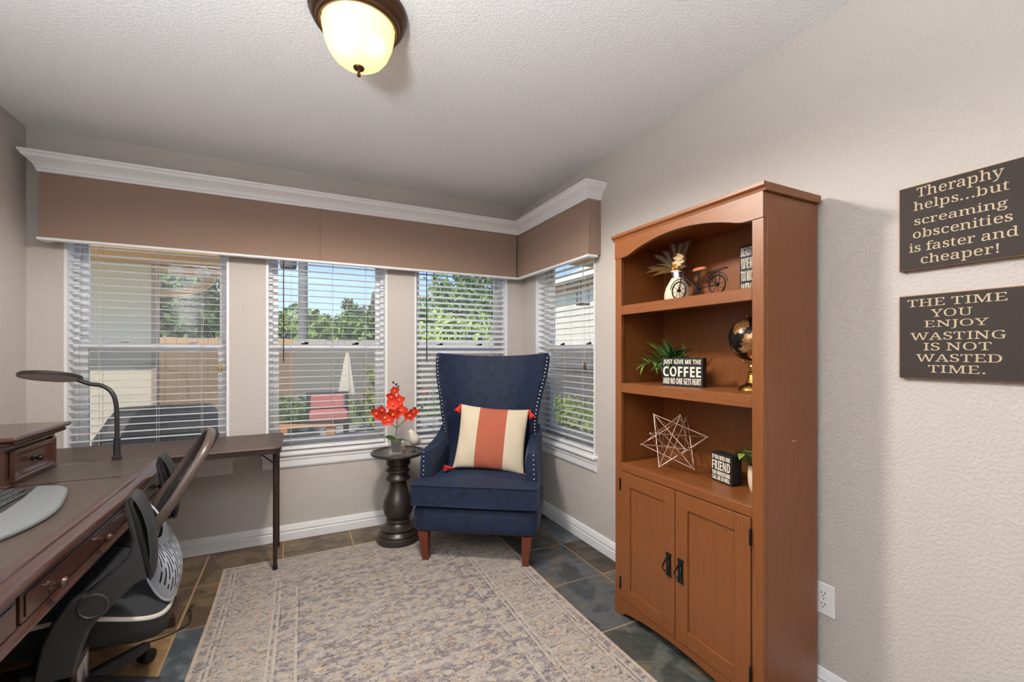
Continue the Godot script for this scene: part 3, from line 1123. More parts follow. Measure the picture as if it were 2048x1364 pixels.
	for lv in [[0.68, 0.12], [0.7, 0.125], [1.0, 0.075], [1.25, 0.04], [1.38, 0.012]]:
		var row := []
		for i in 32:
			var a := TAU * i / 32
			var rr: float = lv[1] * (1.0 + 0.22 * cos(a * 8))
			row.append(Vector3(rr * cos(a), lv[0], rr * sin(a)))
		rows.append(row)
	grid(s, rows, Vector3(0, 1, 0), true)
	build(s, "canopy", M.canvas_white, um)
	s = st()
	lathe(s, [Vector2(0.22, 0), Vector2(0.22, 0.03), Vector2(0.05, 0.06), Vector2(0.03, 0.06)], 20)
	build(s, "base", M.grill_black, um)
	adirondack(Vector3(0.0, G + 0.012, -5.0))
	var bn := thing("garden_bench", "low garden bench with red cushions beyond the patio", "bench", Vector3(0.42, G + 0.012, -7.0))
	s = st()
	for x in [-0.24, 0.24]:
		for z in [-0.16, 0.16]:
			box(s, Vector3(x, 0.15, z), Vector3(0.05, 0.3, 0.05))
	slab(s, Vector3(-0.3, 0.3, -0.22), Vector3(0.3, 0.35, 0.22))
	slab(s, Vector3(-0.3, 0.35, -0.24), Vector3(0.3, 0.75, -0.2))
	build(s, "frame", M.grill_black, bn)
	s = st()
	cslab(s, Vector3(-0.26, 0.351, -0.19), Vector3(0.26, 0.5, 0.22), 0.03)
	build(s, "seat_cushion", M.cushion_red, bn)
	s = st()
	cslab(s, Vector3(-0.24, 0.51, -0.195), Vector3(0.24, 0.72, -0.12), 0.03)
	build(s, "back_cushion", M.cushion_red, bn)
	# shrubs
	shrub("bushy green shrub left of the garden bench", Vector3(-0.05, G, -8.0), Vector3(0.5, 0.34, 0.4), M.foliage_mid, 900, 0.05)
	shrub("low light green shrub right of the closed parasol", Vector3(1.3, G, -8.0), Vector3(0.5, 0.36, 0.4), M.foliage_lime, 900, 0.05)
	shrub("shrub with red flowers by the grey fence", Vector3(1.9, G, -9.6), Vector3(0.7, 0.4, 0.4), M.foliage_flower, 800, 0.05)
	shrub("dark low shrub by the patio under the third window", Vector3(2.6, G, -7.6), Vector3(0.8, 0.4, 0.5), M.foliage_mid, 800, 0.05)
	shrub("lime shrub against the back fence right of the parasol", Vector3(2.2, G, -11.2), Vector3(0.7, 0.7, 0.5), M.foliage_lime, 1200, 0.07)
	shrub("tan flowering shrub along the side fence", Vector3(4.4, G, -6.4), Vector3(0.5, 0.3, 1.2), M.foliage_lime, 800, 0.05)
	# trees
	tree("dark dense tree filling the left window beyond the tan fence", Vector3(-3.6, G, -14.0), 5.0, 0.18, [[Vector3(0, 3.0, 0), Vector3(2.2, 2.3, 1.5)], [Vector3(-1.5, 2.6, 0.4), Vector3(1.8, 2.0, 1.4)], [Vector3(1.3, 2.2, 0.8), Vector3(1.5, 1.9, 1.2)]], M.foliage_dark, 7000, 0.13)
	tree("bright green tree behind the utility pole", Vector3(0.5, G, -17.5), 3.2, 0.13, [[Vector3(-1.2, 2.0, 0), Vector3(1.4, 1.15, 1.0)], [Vector3(0.5, 1.9, 0.3), Vector3(1.4, 1.0, 1.0)]], M.foliage_mid, 4500, 0.13)
	tree("broad mid green tree right of the utility pole", Vector3(3.2, G, -21.5), 5.0, 0.16, [[Vector3(-0.6, 2.4, 0), Vector3(1.4, 1.5, 1.2)], [Vector3(0.9, 2.2, 0.4), Vector3(1.5, 1.4, 1.2)]], M.foliage_dark, 4500, 0.14)
	tree("tall airy tree filling the window behind the blue chair", Vector3(7.4, G, -18.5), 6.8, 0.2, [[Vector3(0, 4.0, 0), Vector3(2.4, 2.0, 1.6)], [Vector3(-1.4, 3.0, 0.4), Vector3(1.6, 1.6, 1.2)], [Vector3(1.8, 3.2, 0.3), Vector3(1.8, 1.8, 1.4)]], M.foliage_mid, 5200, 0.15)
	tree("lime green tree low behind the grey back fence", Vector3(4.9, G, -13.9), 3.0, 0.12, [[Vector3(0, 1.9, 0), Vector3(1.9, 0.9, 0.8)], [Vector3(2.2, 1.7, 0), Vector3(1.4, 0.8, 0.8)]], M.foliage_lime, 3600, 0.11)
	tree("dark tree behind the neighbouring house", Vector3(15.5, G, -18.5), 6.4, 0.2, [[Vector3(0, 3.6, 0), Vector3(2.6, 2.0, 1.8)], [Vector3(-2.2, 3.2, 0.3), Vector3(1.9, 1.7, 1.4)]], M.foliage_mid, 4200, 0.16)
	# neighbouring house, seen through the right window
	var nb := thing("neighbour_house", "cream neighbouring house with white roof edge beyond the side fence", "building", Vector3(6.6, G, -6.6))
	s = st()
	slab(s, Vector3(0, 0, -4.5), Vector3(3.5, 3.15, 5.5))
	build(s, "wall", M.stucco, nb)
	s = st()
	slab(s, Vector3(-0.12, 2.98, -4.9), Vector3(-0.02, 3.2, 5.9))
	build(s, "fascia", M.eave_brown, nb)
	s = st()
	extrude(s, PackedVector2Array([Vector2(-0.2, 3.2), Vector2(1.8, 4.1), Vector2(4.0, 3.2), Vector2(4.0, 3.14), Vector2(-0.2, 3.14)]), Transform3D(Basis(), Vector3(0, 0.07, -4.9)), 10.8)
	build(s, "roof", M.roof_white, nb)
	s = st()
	box(s, Vector3(-0.03, 1.75, 1.6), Vector3(0.05, 0.28, 0.16))
	build(s, "wall_lamp", M.bronze, nb)
	# our own eave over the right window and a hanging cage lantern
	var ev := thing("roof_eave", "tan roof eave outside the top of the right window", "eave", Vector3(XR + WALL_T, 2.08, -1.5))
	s = st()
	slab(s, Vector3(0.001, 0, -1.9), Vector3(0.75, 0.12, 2.8))
	build(s, "soffit", M.soffit, ev)
	s = st()
	slab(s, Vector3(0.751, -0.05, -1.95), Vector3(0.79, 0.16, 2.85))
	build(s, "fascia", M.eave_brown, ev)
	var la := thing("cage_lantern", "dark wire cage lantern hanging outside the right window", "lantern", Vector3(2.40, 0, -3.364))
	s = st()
	for i in 10:
		var a := TAU * i / 10
		tube(s, curve([Vector3(0, 1.93, 0), Vector3(0.05 * cos(a), 1.90, 0.05 * sin(a)), Vector3(0.06 * cos(a), 1.84, 0.06 * sin(a)), Vector3(0.06 * cos(a), 1.72, 0.06 * sin(a))], 8), 0.0028, 5)
	build(s, "cage", M.black_metal, la)
	s = st()
	lathe(s, [Vector2(0, 1.71), Vector2(0.065, 1.71), Vector2(0.065, 1.722), Vector2(0, 1.724)], 16)
	lathe(s, [Vector2(0.03, 1.925), Vector2(0.032, 1.93), Vector2(0.0, 1.955)], 16)
	build(s, "plates", M.black_metal, la)
	s = st()
	tube(s, [Vector3(0, 1.95, 0), Vector3(0, 2.079, 0)], 0.004, 6)
	build(s, "hook_rod", M.black_metal, la)

func adirondack(at: Vector3) -> void:
	var t := thing("wooden_lounge_chair", "orange cedar slatted garden chair on the patio outside the second window", "chair", at, 1.2)
	var s := st()
	for i in 5:
		s = st()
		cbox(s, Vector3(-0.2 + 0.1 * i, 0.62, -0.33), Vector3(0.085, 0.75 - 0.06 * absf(i - 2), 0.02), 0.004, Basis(Vector3(1, 0, 0), -0.4))
		build(s, "back_slat", M.cedar, t)
	for i in 5:
		s = st()
		cbox(s, Vector3(0, 0.30 + 0.02 * i, -0.2 + 0.1 * i), Vector3(0.5, 0.02, 0.085), 0.004)
		build(s, "seat_slat", M.cedar, t)
	for sx in [-1.0, 1.0]:
		s = st()
		cbox(s, Vector3(0.3 * sx, 0.55, 0.0), Vector3(0.11, 0.022, 0.62), 0.005)
		build(s, "armrest", M.cedar, t)
		s = st()
		cbox(s, Vector3(0.28 * sx, 0.27, 0.25), Vector3(0.035, 0.54, 0.09), 0.004)
		build(s, "leg", M.cedar, t)
		s = st()
		cbox(s, Vector3(0.28 * sx, 0.27, -0.25), Vector3(0.035, 0.54, 0.09), 0.004)
		build(s, "leg", M.cedar, t)

# ------------------------------------------------------------------ rug
func rug() -> void:
	var x0 := -0.385
	var x1 := 1.235
	var z0 := -3.02
	var z1 := -0.62
	var W := 810
	var H := 1200
	var im := Image.create(W, H, false, Image.FORMAT_RGB8)
	var n1 := FastNoiseLite.new()
	n1.seed = 3
	n1.frequency = 0.05
	n1.fractal_octaves = 2
	var n2 := FastNoiseLite.new()
	n2.seed = 9
	n2.frequency = 0.011
	n2.fractal_octaves = 3
	var n3 := FastNoiseLite.new()
	n3.seed = 15
	n3.frequency = 0.35
	n3.fractal_octaves = 1
	var n4 := FastNoiseLite.new()
	n4.seed = 22
	n4.frequency = 0.028
	n4.fractal_octaves = 2
	var beige := c8(172, 160, 150)
	var cream := c8(192, 180, 166)
	var lilac := c8(122, 115, 122)
	var dark := c8(86, 80, 82)
	var tan := c8(188, 160, 126)
	for y in H:
		for x in W:
			var ex := minf(x, W - 1 - x)
			var ey := minf(y, H - 1 - y)
			var e := minf(ex, ey)
			# mirrored coordinates give the motifs their symmetry
			var mx := absf(x - W * 0.5)
			var my := absf(fposmod(y, 300.0) - 150.0)
			var big := n2.get_noise_2d(x, y)
			var scroll := n4.get_noise_2d(mx * 1.0, my * 1.6)
			var fine_ := n1.get_noise_2d(x * 0.7, y * 1.8)
			var pile := n3.get_noise_2d(x, y * 1.6)
			var field := smoothstep(-0.12, 0.22, scroll + 0.35 * big)
			var c := beige.lerp(lilac, 0.9 * field)
			if e < 150 and e > 22:
				c = beige.lerp(lilac, 0.35 * smoothstep(0.0, 0.3, n4.get_noise_2d(x * 1.3, y * 1.3)))
			# ornament lines: light outlines and dark ones where the field turns
			var l1 := absf(fposmod(scroll * 5.0, 1.0) - 0.5)
			if l1 < 0.07:
				c = c.lerp(cream, 0.9)
			elif l1 > 0.45:
				c = c.lerp(dark, 0.4)
			var tm := n4.get_noise_2d(my * 1.2 + 400.0, mx * 1.2 + 90.0)
			if tm > 0.34:
				c = c.lerp(tan, 0.55)
			if absf(fine_) < 0.055:
				c = c.lerp(dark, 0.8)
			elif fine_ > 0.3:
				c = c.lerp(cream, 0.5)
			# border bands
			for b in [24.0, 34.0, 138.0, 150.0, 190.0]:
				if absf(e - b) < 2.2 and n1.get_noise_2d(x * 0.4, y * 0.4) > -0.25:
					c = c.lerp(cream, 0.7)
				if absf(e - b - 5.0) < 1.6 and n1.get_noise_2d(x * 0.5 + 60.0, y * 0.5) > 0.0:
					c = c.lerp(dark, 0.5)
			# distressed weft streaks and pile grain
			var wear := n2.get_noise_2d(x * 0.6 + 500.0, y * 2.5)
			c = c.lerp(beige.lightened(0.1), clampf(wear * 1.3, 0.0, 0.55))
			c = c.lightened(0.10 * pile) if pile > 0.0 else c.darkened(-0.2 * pile)
			if e < 8:
				c = c.lerp(c8(196, 176, 154), 0.7)
			im.set_pixel(x, y, c)
	var m := StandardMaterial3D.new()
	m.resource_name = "rug_weave"
	m.albedo_texture = ImageTexture.create_from_image(im)
	m.roughness = 0.95
	m.texture_repeat = false
	var n5 := noise_tex(0.3, [], 256, 2, FastNoiseLite.TYPE_SIMPLEX, 2)
	relief(m, m.albedo_texture, 0.12)
	var s := SurfaceTool.new()
	s.begin(Mesh.PRIMITIVE_TRIANGLES)
	s.set_smooth_group(1)
	var A := 30
	var B := 44
	var P := func(i: int, j: int, top: bool) -> Vector3:
		var u := float(i) / A
		var v := float(j) / B
		var x := lerpf(x0, x1, u) + 0.006 * sin(v * 9.0) * (absf(u - 0.5) * 2.0)
		var z := lerpf(z0, z1, v) + 0.012 * sin(u * 4.0 + 0.6) * (1.0 - v)
		var edge := minf(minf(u, 1.0 - u) * 60.0, minf(v, 1.0 - v) * 60.0)
		return Vector3(x, (0.009 + 0.0012 * sin(u * 13.0) * sin(v * 11.0) - 0.003 * (1.0 - clampf(edge, 0.0, 1.0))) if top else 0.0012, z)
	for i in A:
		for j in B:
			for k in [[0, 0], [1, 0], [1, 1], [0, 0], [1, 1], [0, 1]]:
				s.set_uv(Vector2(float(i + k[0]) / A, float(j + k[1]) / B))
				s.add_vertex(P.call(i + k[0], j + k[1], true))
	s.set_smooth_group(-1)
	for i in A:
		for j in [0, B]:
			var a: Vector3 = P.call(i, j, true)
			var b: Vector3 = P.call(i + 1, j, true)
			s.set_uv(Vector2(float(i) / A, float(j) / B))
			quad(s, a, b, Vector3(b.x, 0.0012, b.z), Vector3(a.x, 0.0012, a.z), Vector3(0, 0, -1 if j == 0 else 1))
	for j in B:
		for i in [0, A]:
			var a: Vector3 = P.call(i, j, true)
			var b: Vector3 = P.call(i, j + 1, true)
			s.set_uv(Vector2(float(i) / A, float(j) / B))
			quad(s, a, b, Vector3(b.x, 0.0012, b.z), Vector3(a.x, 0.0012, a.z), Vector3(-1 if i == 0 else 1, 0, 0))
	tag(build(s, "area_rug", m), "faded grey and beige patterned area rug on the slate floor", "rug")
	var lf := st()
	leaf_blade(lf, 0.016, 0.008, 0.001)
	var o := build(lf, "fallen_leaf", M.leaf_green, null, Vector3(1.05, 0.0125, -1.42))
	o.rotation.y = 0.9
	tag(o, "tiny green leaf lying on the rug near the bookcase", "leaf")

# ------------------------------------------------------------------ bookcase
const BX := 1.406      # front face
const BB := 1.715      # back
const BZ0 := -1.70     # left side
const BZ1 := -0.939    # right side
const SH1 := 1.492
const SH2 := 1.118
const SH3 := 0.732

func bookcase() -> void:
	var c := thing("bookcase", "tall brown oak bookcase with open shelves above two cupboard doors", "bookcase", Vector3(BX, 0, (BZ0 + BZ1) / 2))
	var hz := (BZ1 - BZ0) / 2
	var dp := BB - BX
	var s := st()
	for sg in [-1.0, 1.0]:
		s = st()
		cslab(s, Vector3(0.0195, 0, sg * hz), Vector3(dp, 1.81, sg * (hz - 0.02)), 0.002)
		build(s, "side_panel", M.oak_upright, c)
		s = st()
		cslab(s, Vector3(0, 0.115, sg * hz), Vector3(0.019, 1.722, sg * (hz - 0.042)), 0.0015)
		build(s, "stile", M.oak_upright, c)
	s = st()
	slab(s, Vector3(dp - 0.012, 0.06, -hz + 0.021), Vector3(dp - 0.004, 1.80, hz - 0.021))
	build(s, "back_panel", M.oak_upright, c)
	# top board with a bevelled edge
	s = st()
	var prof := PackedVector2Array([Vector2(-0.004, 1.8105), Vector2(-0.006, 1.818), Vector2(-0.016, 1.826), Vector2(-0.016, 1.838), Vector2(dp, 1.838), Vector2(dp, 1.8105)])
	extrude(s, prof, Transform3D(Basis(Vector3(1, 0, 0), Vector3(0, 1, 0), Vector3(0, 0, 1)), Vector3(0, 0, -hz - 0.012)), 2 * hz + 0.024)
	build(s, "top_board", M.oak_level, c)
	# arched top rail
	s = st()
	var arch := PackedVector2Array([Vector2(-hz, 1.81), Vector2(-hz, 1.7225), Vector2(-hz + 0.075, 1.7225)])
	for i in 19:
		var f := -1.0 + 2.0 * i / 18.0
		arch.append(Vector2(f * (hz - 0.10), 1.728 + 0.048 * (1.0 - f * f)))
	arch.append(Vector2(hz - 0.075, 1.7225))
	arch.append(Vector2(hz, 1.7225))
	arch.append(Vector2(hz, 1.81))
	extrude(s, arch, Transform3D(Basis(Vector3(0, 0, 1), Vector3(0, 1, 0), Vector3(1, 0, 0)), Vector3(-0.003, 0, 0)), 0.022)
	build(s, "top_rail", M.oak_level, c)
	# inner ceiling and shelves with a deep front edge
	s = st()
	slab(s, Vector3(0.02, 1.795, -hz + 0.021), Vector3(dp - 0.013, 1.8095, hz - 0.021))
	build(s, "inner_top", M.oak_level, c)
	for y in [SH1, SH2, SH3]:
		s = st()
		cslab(s, Vector3(0.0205, y - 0.022, -hz + 0.021), Vector3(dp - 0.013, y, hz - 0.021), 0.0015)
		build(s, "shelf", M.oak_level, c)
		s = st()
		cslab(s, Vector3(0.001, y - 0.045 if y > 1.0 else y - 0.036, -hz + 0.0425), Vector3(0.02, y, hz - 0.0425), 0.002)
		build(s, "shelf_edge", M.oak_level, c)
	# base rail with a low arch
	s = st()
	var br := PackedVector2Array([Vector2(-hz, 0.114), Vector2(-hz, 0.0), Vector2(-hz + 0.05, 0.0)])
	for i in 17:
		var f := -1.0 + 2.0 * i / 16.0
		br.append(Vector2(f * (hz - 0.075), 0.02 + 0.032 * (1.0 - f * f)))
	br.append(Vector2(hz - 0.05, 0.0))
	br.append(Vector2(hz, 0.0))
	br.append(Vector2(hz, 0.0745))
	br.append(Vector2(hz, 0.114))
	for i in br.size():
		if br[i].y > 0.1:
			br[i].y = 0.078
	extrude(s, br, Transform3D(Basis(Vector3(0, 0, 1), Vector3(0, 1, 0), Vector3(1, 0, 0)), Vector3(-0.003, 0, 0)), 0.022)
	build(s, "base_rail", M.oak_level, c)
	for sg in [-1.0, 1.0]:
		s = st()
		slab(s, Vector3(0.001, 0.0785, sg * (hz - 0.002)), Vector3(0.019, 0.1149, sg * (hz - 0.041)))
		build(s, "stile_foot", M.oak_upright, c)
	s = st()
	slab(s, Vector3(0.03, 0.085, -hz + 0.021), Vector3(dp - 0.013, 0.1, hz - 0.021))
	build(s, "bottom_board", M.oak_level, c)
	# doors
	for sg in [-1.0, 1.0]:
		var d := Node3D.new()
		d.name = "door"
		c.add_child(d, true)
		d.position = Vector3(0, 0, sg * (hz - 0.0435) / 2)
		var w := (hz - 0.0435) - 0.004
		var y0 := 0.081
		var y1 := 0.693
		s = st()
		var fw := 0.062
		cslab(s, Vector3(-0.004, y0, -w / 2), Vector3(0.016, y1, -w / 2 + fw), 0.0015)
		build(s, "stile", M.oak_upright, d)
		s = st()
		cslab(s, Vector3(-0.004, y0, w / 2 - fw), Vector3(0.016, y1, w / 2), 0.0015)
		build(s, "stile", M.oak_upright, d)
		s = st()
		cslab(s, Vector3(-0.004, y0, -w / 2 + fw), Vector3(0.016, y0 + fw, w / 2 - fw), 0.001)
		build(s, "rail", M.oak_level, d)
		s = st()
		cslab(s, Vector3(-0.004, y1 - fw, -w / 2 + fw), Vector3(0.016, y1, w / 2 - fw), 0.001)
		build(s, "rail", M.oak_level, d)
		s = st()
		slab(s, Vector3(0.004, y0 + fw, -w / 2 + fw), Vector3(0.012, y1 - fw, w / 2 - fw))
		build(s, "panel", M.oak_upright, d)
		for y in [0.155, 0.63]:
			s = st()
			tube(s, [Vector3(-0.006, y - 0.024, sg * (w / 2 + 0.002)), Vector3(-0.006, y + 0.024, sg * (w / 2 + 0.002))], 0.0045, 8)
			ball(s, Vector3(-0.006, y - 0.026, sg * (w / 2 + 0.002)), 0.0045, 8)
			ball(s, Vector3(-0.006, y + 0.026, sg * (w / 2 + 0.002)), 0.0045, 8)
			build(s, "hinge", M.black_metal, d)
		# mission style drop pull
		var hzp: float = -sg * (w / 2 - 0.03)
		s = st()
		var T := Transform3D(Basis(Vector3(0, 0, 1), Vector3(0, 1, 0), Vector3(-1, 0, 0)), Vector3(-0.004, 0.376, hzp))
		extrude(s, PackedVector2Array([Vector2(-0.016, -0.05), Vector2(0.016, -0.05), Vector2(0.012, -0.03), Vector2(0.012, 0.028), Vector2(0.016, 0.048), Vector2(-0.016, 0.048), Vector2(-0.012, 0.028), Vector2(-0.012, -0.03)]), T, 0.004, 0.001)
		ball(s, Vector3(-0.011, 0.396, hzp), 0.005, 10)
		tube(s, [Vector3(-0.013, 0.398, hzp - 0.006), Vector3(-0.024, 0.366, hzp - 0.017), Vector3(-0.022, 0.35, hzp - 0.011), Vector3(-0.022, 0.35, hzp + 0.011), Vector3(-0.024, 0.366, hzp + 0.017), Vector3(-0.013, 0.398, hzp + 0.006)], 0.0034, 7, true)
		build(s, "handle", M.black_metal, d)
	# pale nick in the side panel
	s = st()
	slab(s, Vector3(0.155, 0.952, hz + 0.0002), Vector3(0.18, 0.955, hz + 0.0006))
	build(s, "scratch", M.sign_cream, c)

func box_sign(called: String, label: String, at: Vector3, turn: float, w: float, h: float, d: float, rows: Array, band: Material = null) -> void:
	var t := thing(called, label, "sign", at, turn, "")
	var s := st()
	cslab(s, Vector3(-w / 2, 0, -d), Vector3(w / 2, h, 0), 0.002)
	build(s, "block", M.box_black, t)
	var f := SystemFont.new()
	f.font_names = PackedStringArray(["Droid Sans"])
	f.font_weight = 700
	var y := h - 0.006
	for r in rows:
		var rh: float = (h - 0.012) * r[1]
		if r.size() > 2 and band:
			s = st()
			slab(s, Vector3(-w / 2 + 0.003, y - rh + 0.001, 0.0), Vector3(w / 2 - 0.003, y - 0.001, 0.0008))
			build(s, "band", band, t)
		text_line(t, r[0], f, Vector3(0, y - rh / 2, 0.0012), w - 0.016, rh * 0.84, M.box_white)
		y -= rh

func leaf_plant(t: Node3D, mats: Array, centre: Vector3, count: int, length: float, width: float, droop: float, spread: float, sd: int, lo := 0.15, zmin := -9.0, zmax := 9.0) -> void:
	var r := RandomNumberGenerator.new()
	r.seed = sd
	var meshes := []
	for m in mats:
		var s := st()
		leaf_blade(s, length, width, droop, 0.2)
		meshes.append(mesh_of(s, m))
	for i in count:
		var a := r.randf() * TAU
		var up := lerpf(lo, 1.3, r.randf())
		var d := Vector3(cos(a) * cos(up), sin(up), sin(a) * cos(up))
		var b := Basis.looking_at(-d, Vector3.UP if absf(d.y) < 0.95 else Vector3.RIGHT)
		var k := r.randf_range(0.65, 1.2) * (0.55 if d.x > 0.25 else 1.0)
		var p := centre + Vector3(cos(a), 0, sin(a)) * spread * r.randf() + Vector3(0, r.randf_range(0, spread * 0.6), 0)
		inst(meshes[r.randi() % meshes.size()], "leaf", t, Transform3D(b.scaled(Vector3(k, k, k)), p))

func shelf_items() -> void:
	# --- upper shelf: vase with dried stems
	var t := thing("dried_flower_vase", "cream vase of dried pampas and leaves on the upper shelf", "vase", Vector3(1.585, SH1 + 0.0005, -1.475))
	var s := st()
	lathe(s, [Vector2(0, 0), Vector2(0.05, 0), Vector2(0.058, 0.02), Vector2(0.058, 0.045), Vector2(0.05, 0.075), Vector2(0.037, 0.1), Vector2(0.028, 0.115), Vector2(0.027, 0.148), Vector2(0.029, 0.153), Vector2(0.024, 0.152), Vector2(0.023, 0.12), Vector2(0, 0.115)], 32)
	build(s, "vase", M.vase_cream, t)
	s = st()
	lathe(s, [Vector2(0.0284, 0.118), Vector2(0.0284, 0.145)], 24)
	build(s, "neck_band", M.steel, t)
	var r := RandomNumberGenerator.new()
	r.seed = 12
	for k in 6:      # feathery plumes
		s = st()
		var az: float = [-1.25, -0.9, -0.6, -0.3, -0.05, 0.2][k]
		var tip := Vector3(-0.02 + 0.012 * k, 0.14 + 0.125 * cos(az) + 0.01 * (k % 2), sin(az) * 0.125)
		tip.y = minf(tip.y, 0.272)
		var base := Vector3(0, 0.13, 0)
		var path := curve([base, base.lerp(tip, 0.5) + Vector3(0, 0.012, 0), tip], 16)
		tube(s, path, 0.0009, 4)
		s.set_smooth_group(-1)
		for i in range(5, 17):
			for j in 20:
				var p: Vector3 = path[i]
				var dir: Vector3 = (tip - base).normalized()
				var o := Vector3(r.randf_range(-1, 1), r.randf_range(-0.6, 0.6), r.randf_range(-1, 1)).normalized()
				var L := r.randf_range(0.02, 0.042)
				var q := p + (dir * 0.8 + o * 0.65) * L
				q.y = minf(q.y, 0.295)
				var sd := dir.cross(o).normalized() * 0.0019
				tri(s, p - sd, p + sd, q, Vector3(-1, 0, 0))
		build(s, "plume", M.pampas_grey, t)
	for k in 5:      # pale curled leaves
		s = st()
		leaf_blade(s, [0.16, 0.13, 0.11, 0.10, 0.09][k], [0.052, 0.046, 0.036, 0.05, 0.045][k], [0.03, 0.02, 0.015, 0.03, 0.02][k], 0.5, 8)
		var az: float = [PI - 0.25, PI - 0.05, PI - 0.6, 0.25, 0.0][k]
		var el: float = [0.28, 0.1, 0.55, 0.75, 0.35][k]
		var d := Vector3(-0.35, 0, 0) + Vector3(0, 0, cos(az)) * cos(el) + Vector3(0, sin(el), 0)
		var o := build(s, "dried_leaf", M.dried_leaf if k < 3 else M.dried_petal, t, Vector3(0, 0.148, 0))
		o.basis = Basis.looking_at(-d.normalized(), Vector3.UP)
	for k in 7:      # a pale bloom with ruffled petals
		s = st()
		leaf_blade(s, 0.038, 0.03, 0.012, 0.6, 6)
		var a := TAU * k / 7.0
		var o := build(s, "petal", M.dried_petal, t, Vector3(-0.03, 0.19, 0.052))
		o.basis = Basis.looking_at(-Vector3(-0.5, sin(a), cos(a)).normalized(), Vector3.RIGHT)
	s = st()
	for k in 9:
		ball(s, Vector3(-0.03 + 0.006 * sin(k * 2.0), 0.172 + 0.012 * sin(k * 1.3), 0.015 + 0.016 * cos(k * 2.4)), 0.008, 8)
	build(s, "orange_blossom", M.dried_orange, t)
	bicycle()
	box_sign("box_sign", "black block sign with white words beside the model bicycle, partly hidden", Vector3(1.655, SH1 + 0.0005, -1.173), -PI / 2, 0.074, 0.215, 0.035, [["BEAUTY", 0.21, true], ["YOU'VE HAD", 0.26], ["TOO MUCH", 0.25], ["WINE", 0.28]], M.box_blue)
	# --- middle shelf
	t = thing("potted_grass", "leafy green plant in a pale pot behind the coffee sign", "plant", Vector3(1.585, SH2 + 0.0005, -1.50))
	s = st()
	lathe(s, [Vector2(0, 0), Vector2(0.042, 0), Vector2(0.05, 0.03), Vector2(0.055, 0.09), Vector2(0.058, 0.1), Vector2(0.05, 0.1), Vector2(0.047, 0.085), Vector2(0, 0.08)], 28)
	build(s, "pot", M.vase_cream, t)
	leaf_plant(t, [M.leaf_green, M.leaf_dark, M.leaf_lime], Vector3(-0.005, 0.09, 0), 110, 0.115, 0.015, 0.045, 0.05, 5, 0.0)
	leaf_plant(t, [M.leaf_green, M.leaf_lime], Vector3(-0.06, 0.085, -0.085), 34, 0.07, 0.013, 0.03, 0.035, 6, -0.8)
	box_sign("box_sign", "black block sign with big cream word COFFEE in front of the plant", Vector3(1.503, SH2 + 0.0005, -1.376), -PI / 2 + 0.28, 0.187, 0.125, 0.036, [["JUST GIVE ME THE", 0.26], ["COFFEE", 0.46], ["AND NO ONE GETS HURT", 0.28]])
	globe()
	# --- lower shelf
	star()
	box_sign("box_sign", "small black block sign with the word FRIEND on the lower shelf", Vector3(1.558, SH3 + 0.0005, -1.222), -PI / 2 - 0.18, 0.115, 0.117, 0.05, [["IF YOU NEED ONE", 0.2], ["FRIEND", 0.42], ["YOU UNDERSTAND", 0.19], ["CALL ME AS WELL", 0.19]])
	t = thing("potted_plant", "small trailing green plant in a textured cream pot beside the friend sign", "plant", Vector3(1.585, SH3 + 0.0005, -1.068))
	s = st()
	var rows := []
	for lv in [[0.0, 0.034], [0.004, 0.037], [0.03, 0.043], [0.06, 0.045], [0.09, 0.042], [0.1, 0.04]]:
		var row := []
		for i in 48:
			var a := TAU * i / 48
			var rr: float = lv[1] + 0.0012 * sin(i * PI / 2 + lv[0] * 150.0)
			row.append(Vector3(rr * cos(a), lv[0], rr * sin(a)))
		rows.append(row)
	grid(s, rows, Vector3(0, 0.05, 0), true)
	lathe(s, [Vector2(0, 0.001), Vector2(0.034, 0.0)], 24)
	lathe(s, [Vector2(0.04, 0.1), Vector2(0.0, 0.09)], 24)
	build(s, "pot", M.vase_cream, t)
	leaf_plant(t, [M.leaf_blue, M.leaf_green], Vector3(0, 0.1, -0.01), 34, 0.045, 0.024, 0.012, 0.05, 16, 0.1)
	leaf_plant(t, [M.leaf_green, M.leaf_lime, M.leaf_blue], Vector3(-0.02, 0.135, -0.055), 16, 0.04, 0.022, 0.02, 0.02, 17, -0.6)
	leaf_plant(t, [M.leaf_blue], Vector3(0, 0.17, 0.0), 12, 0.036, 0.018, 0.008, 0.03, 18, 0.0)

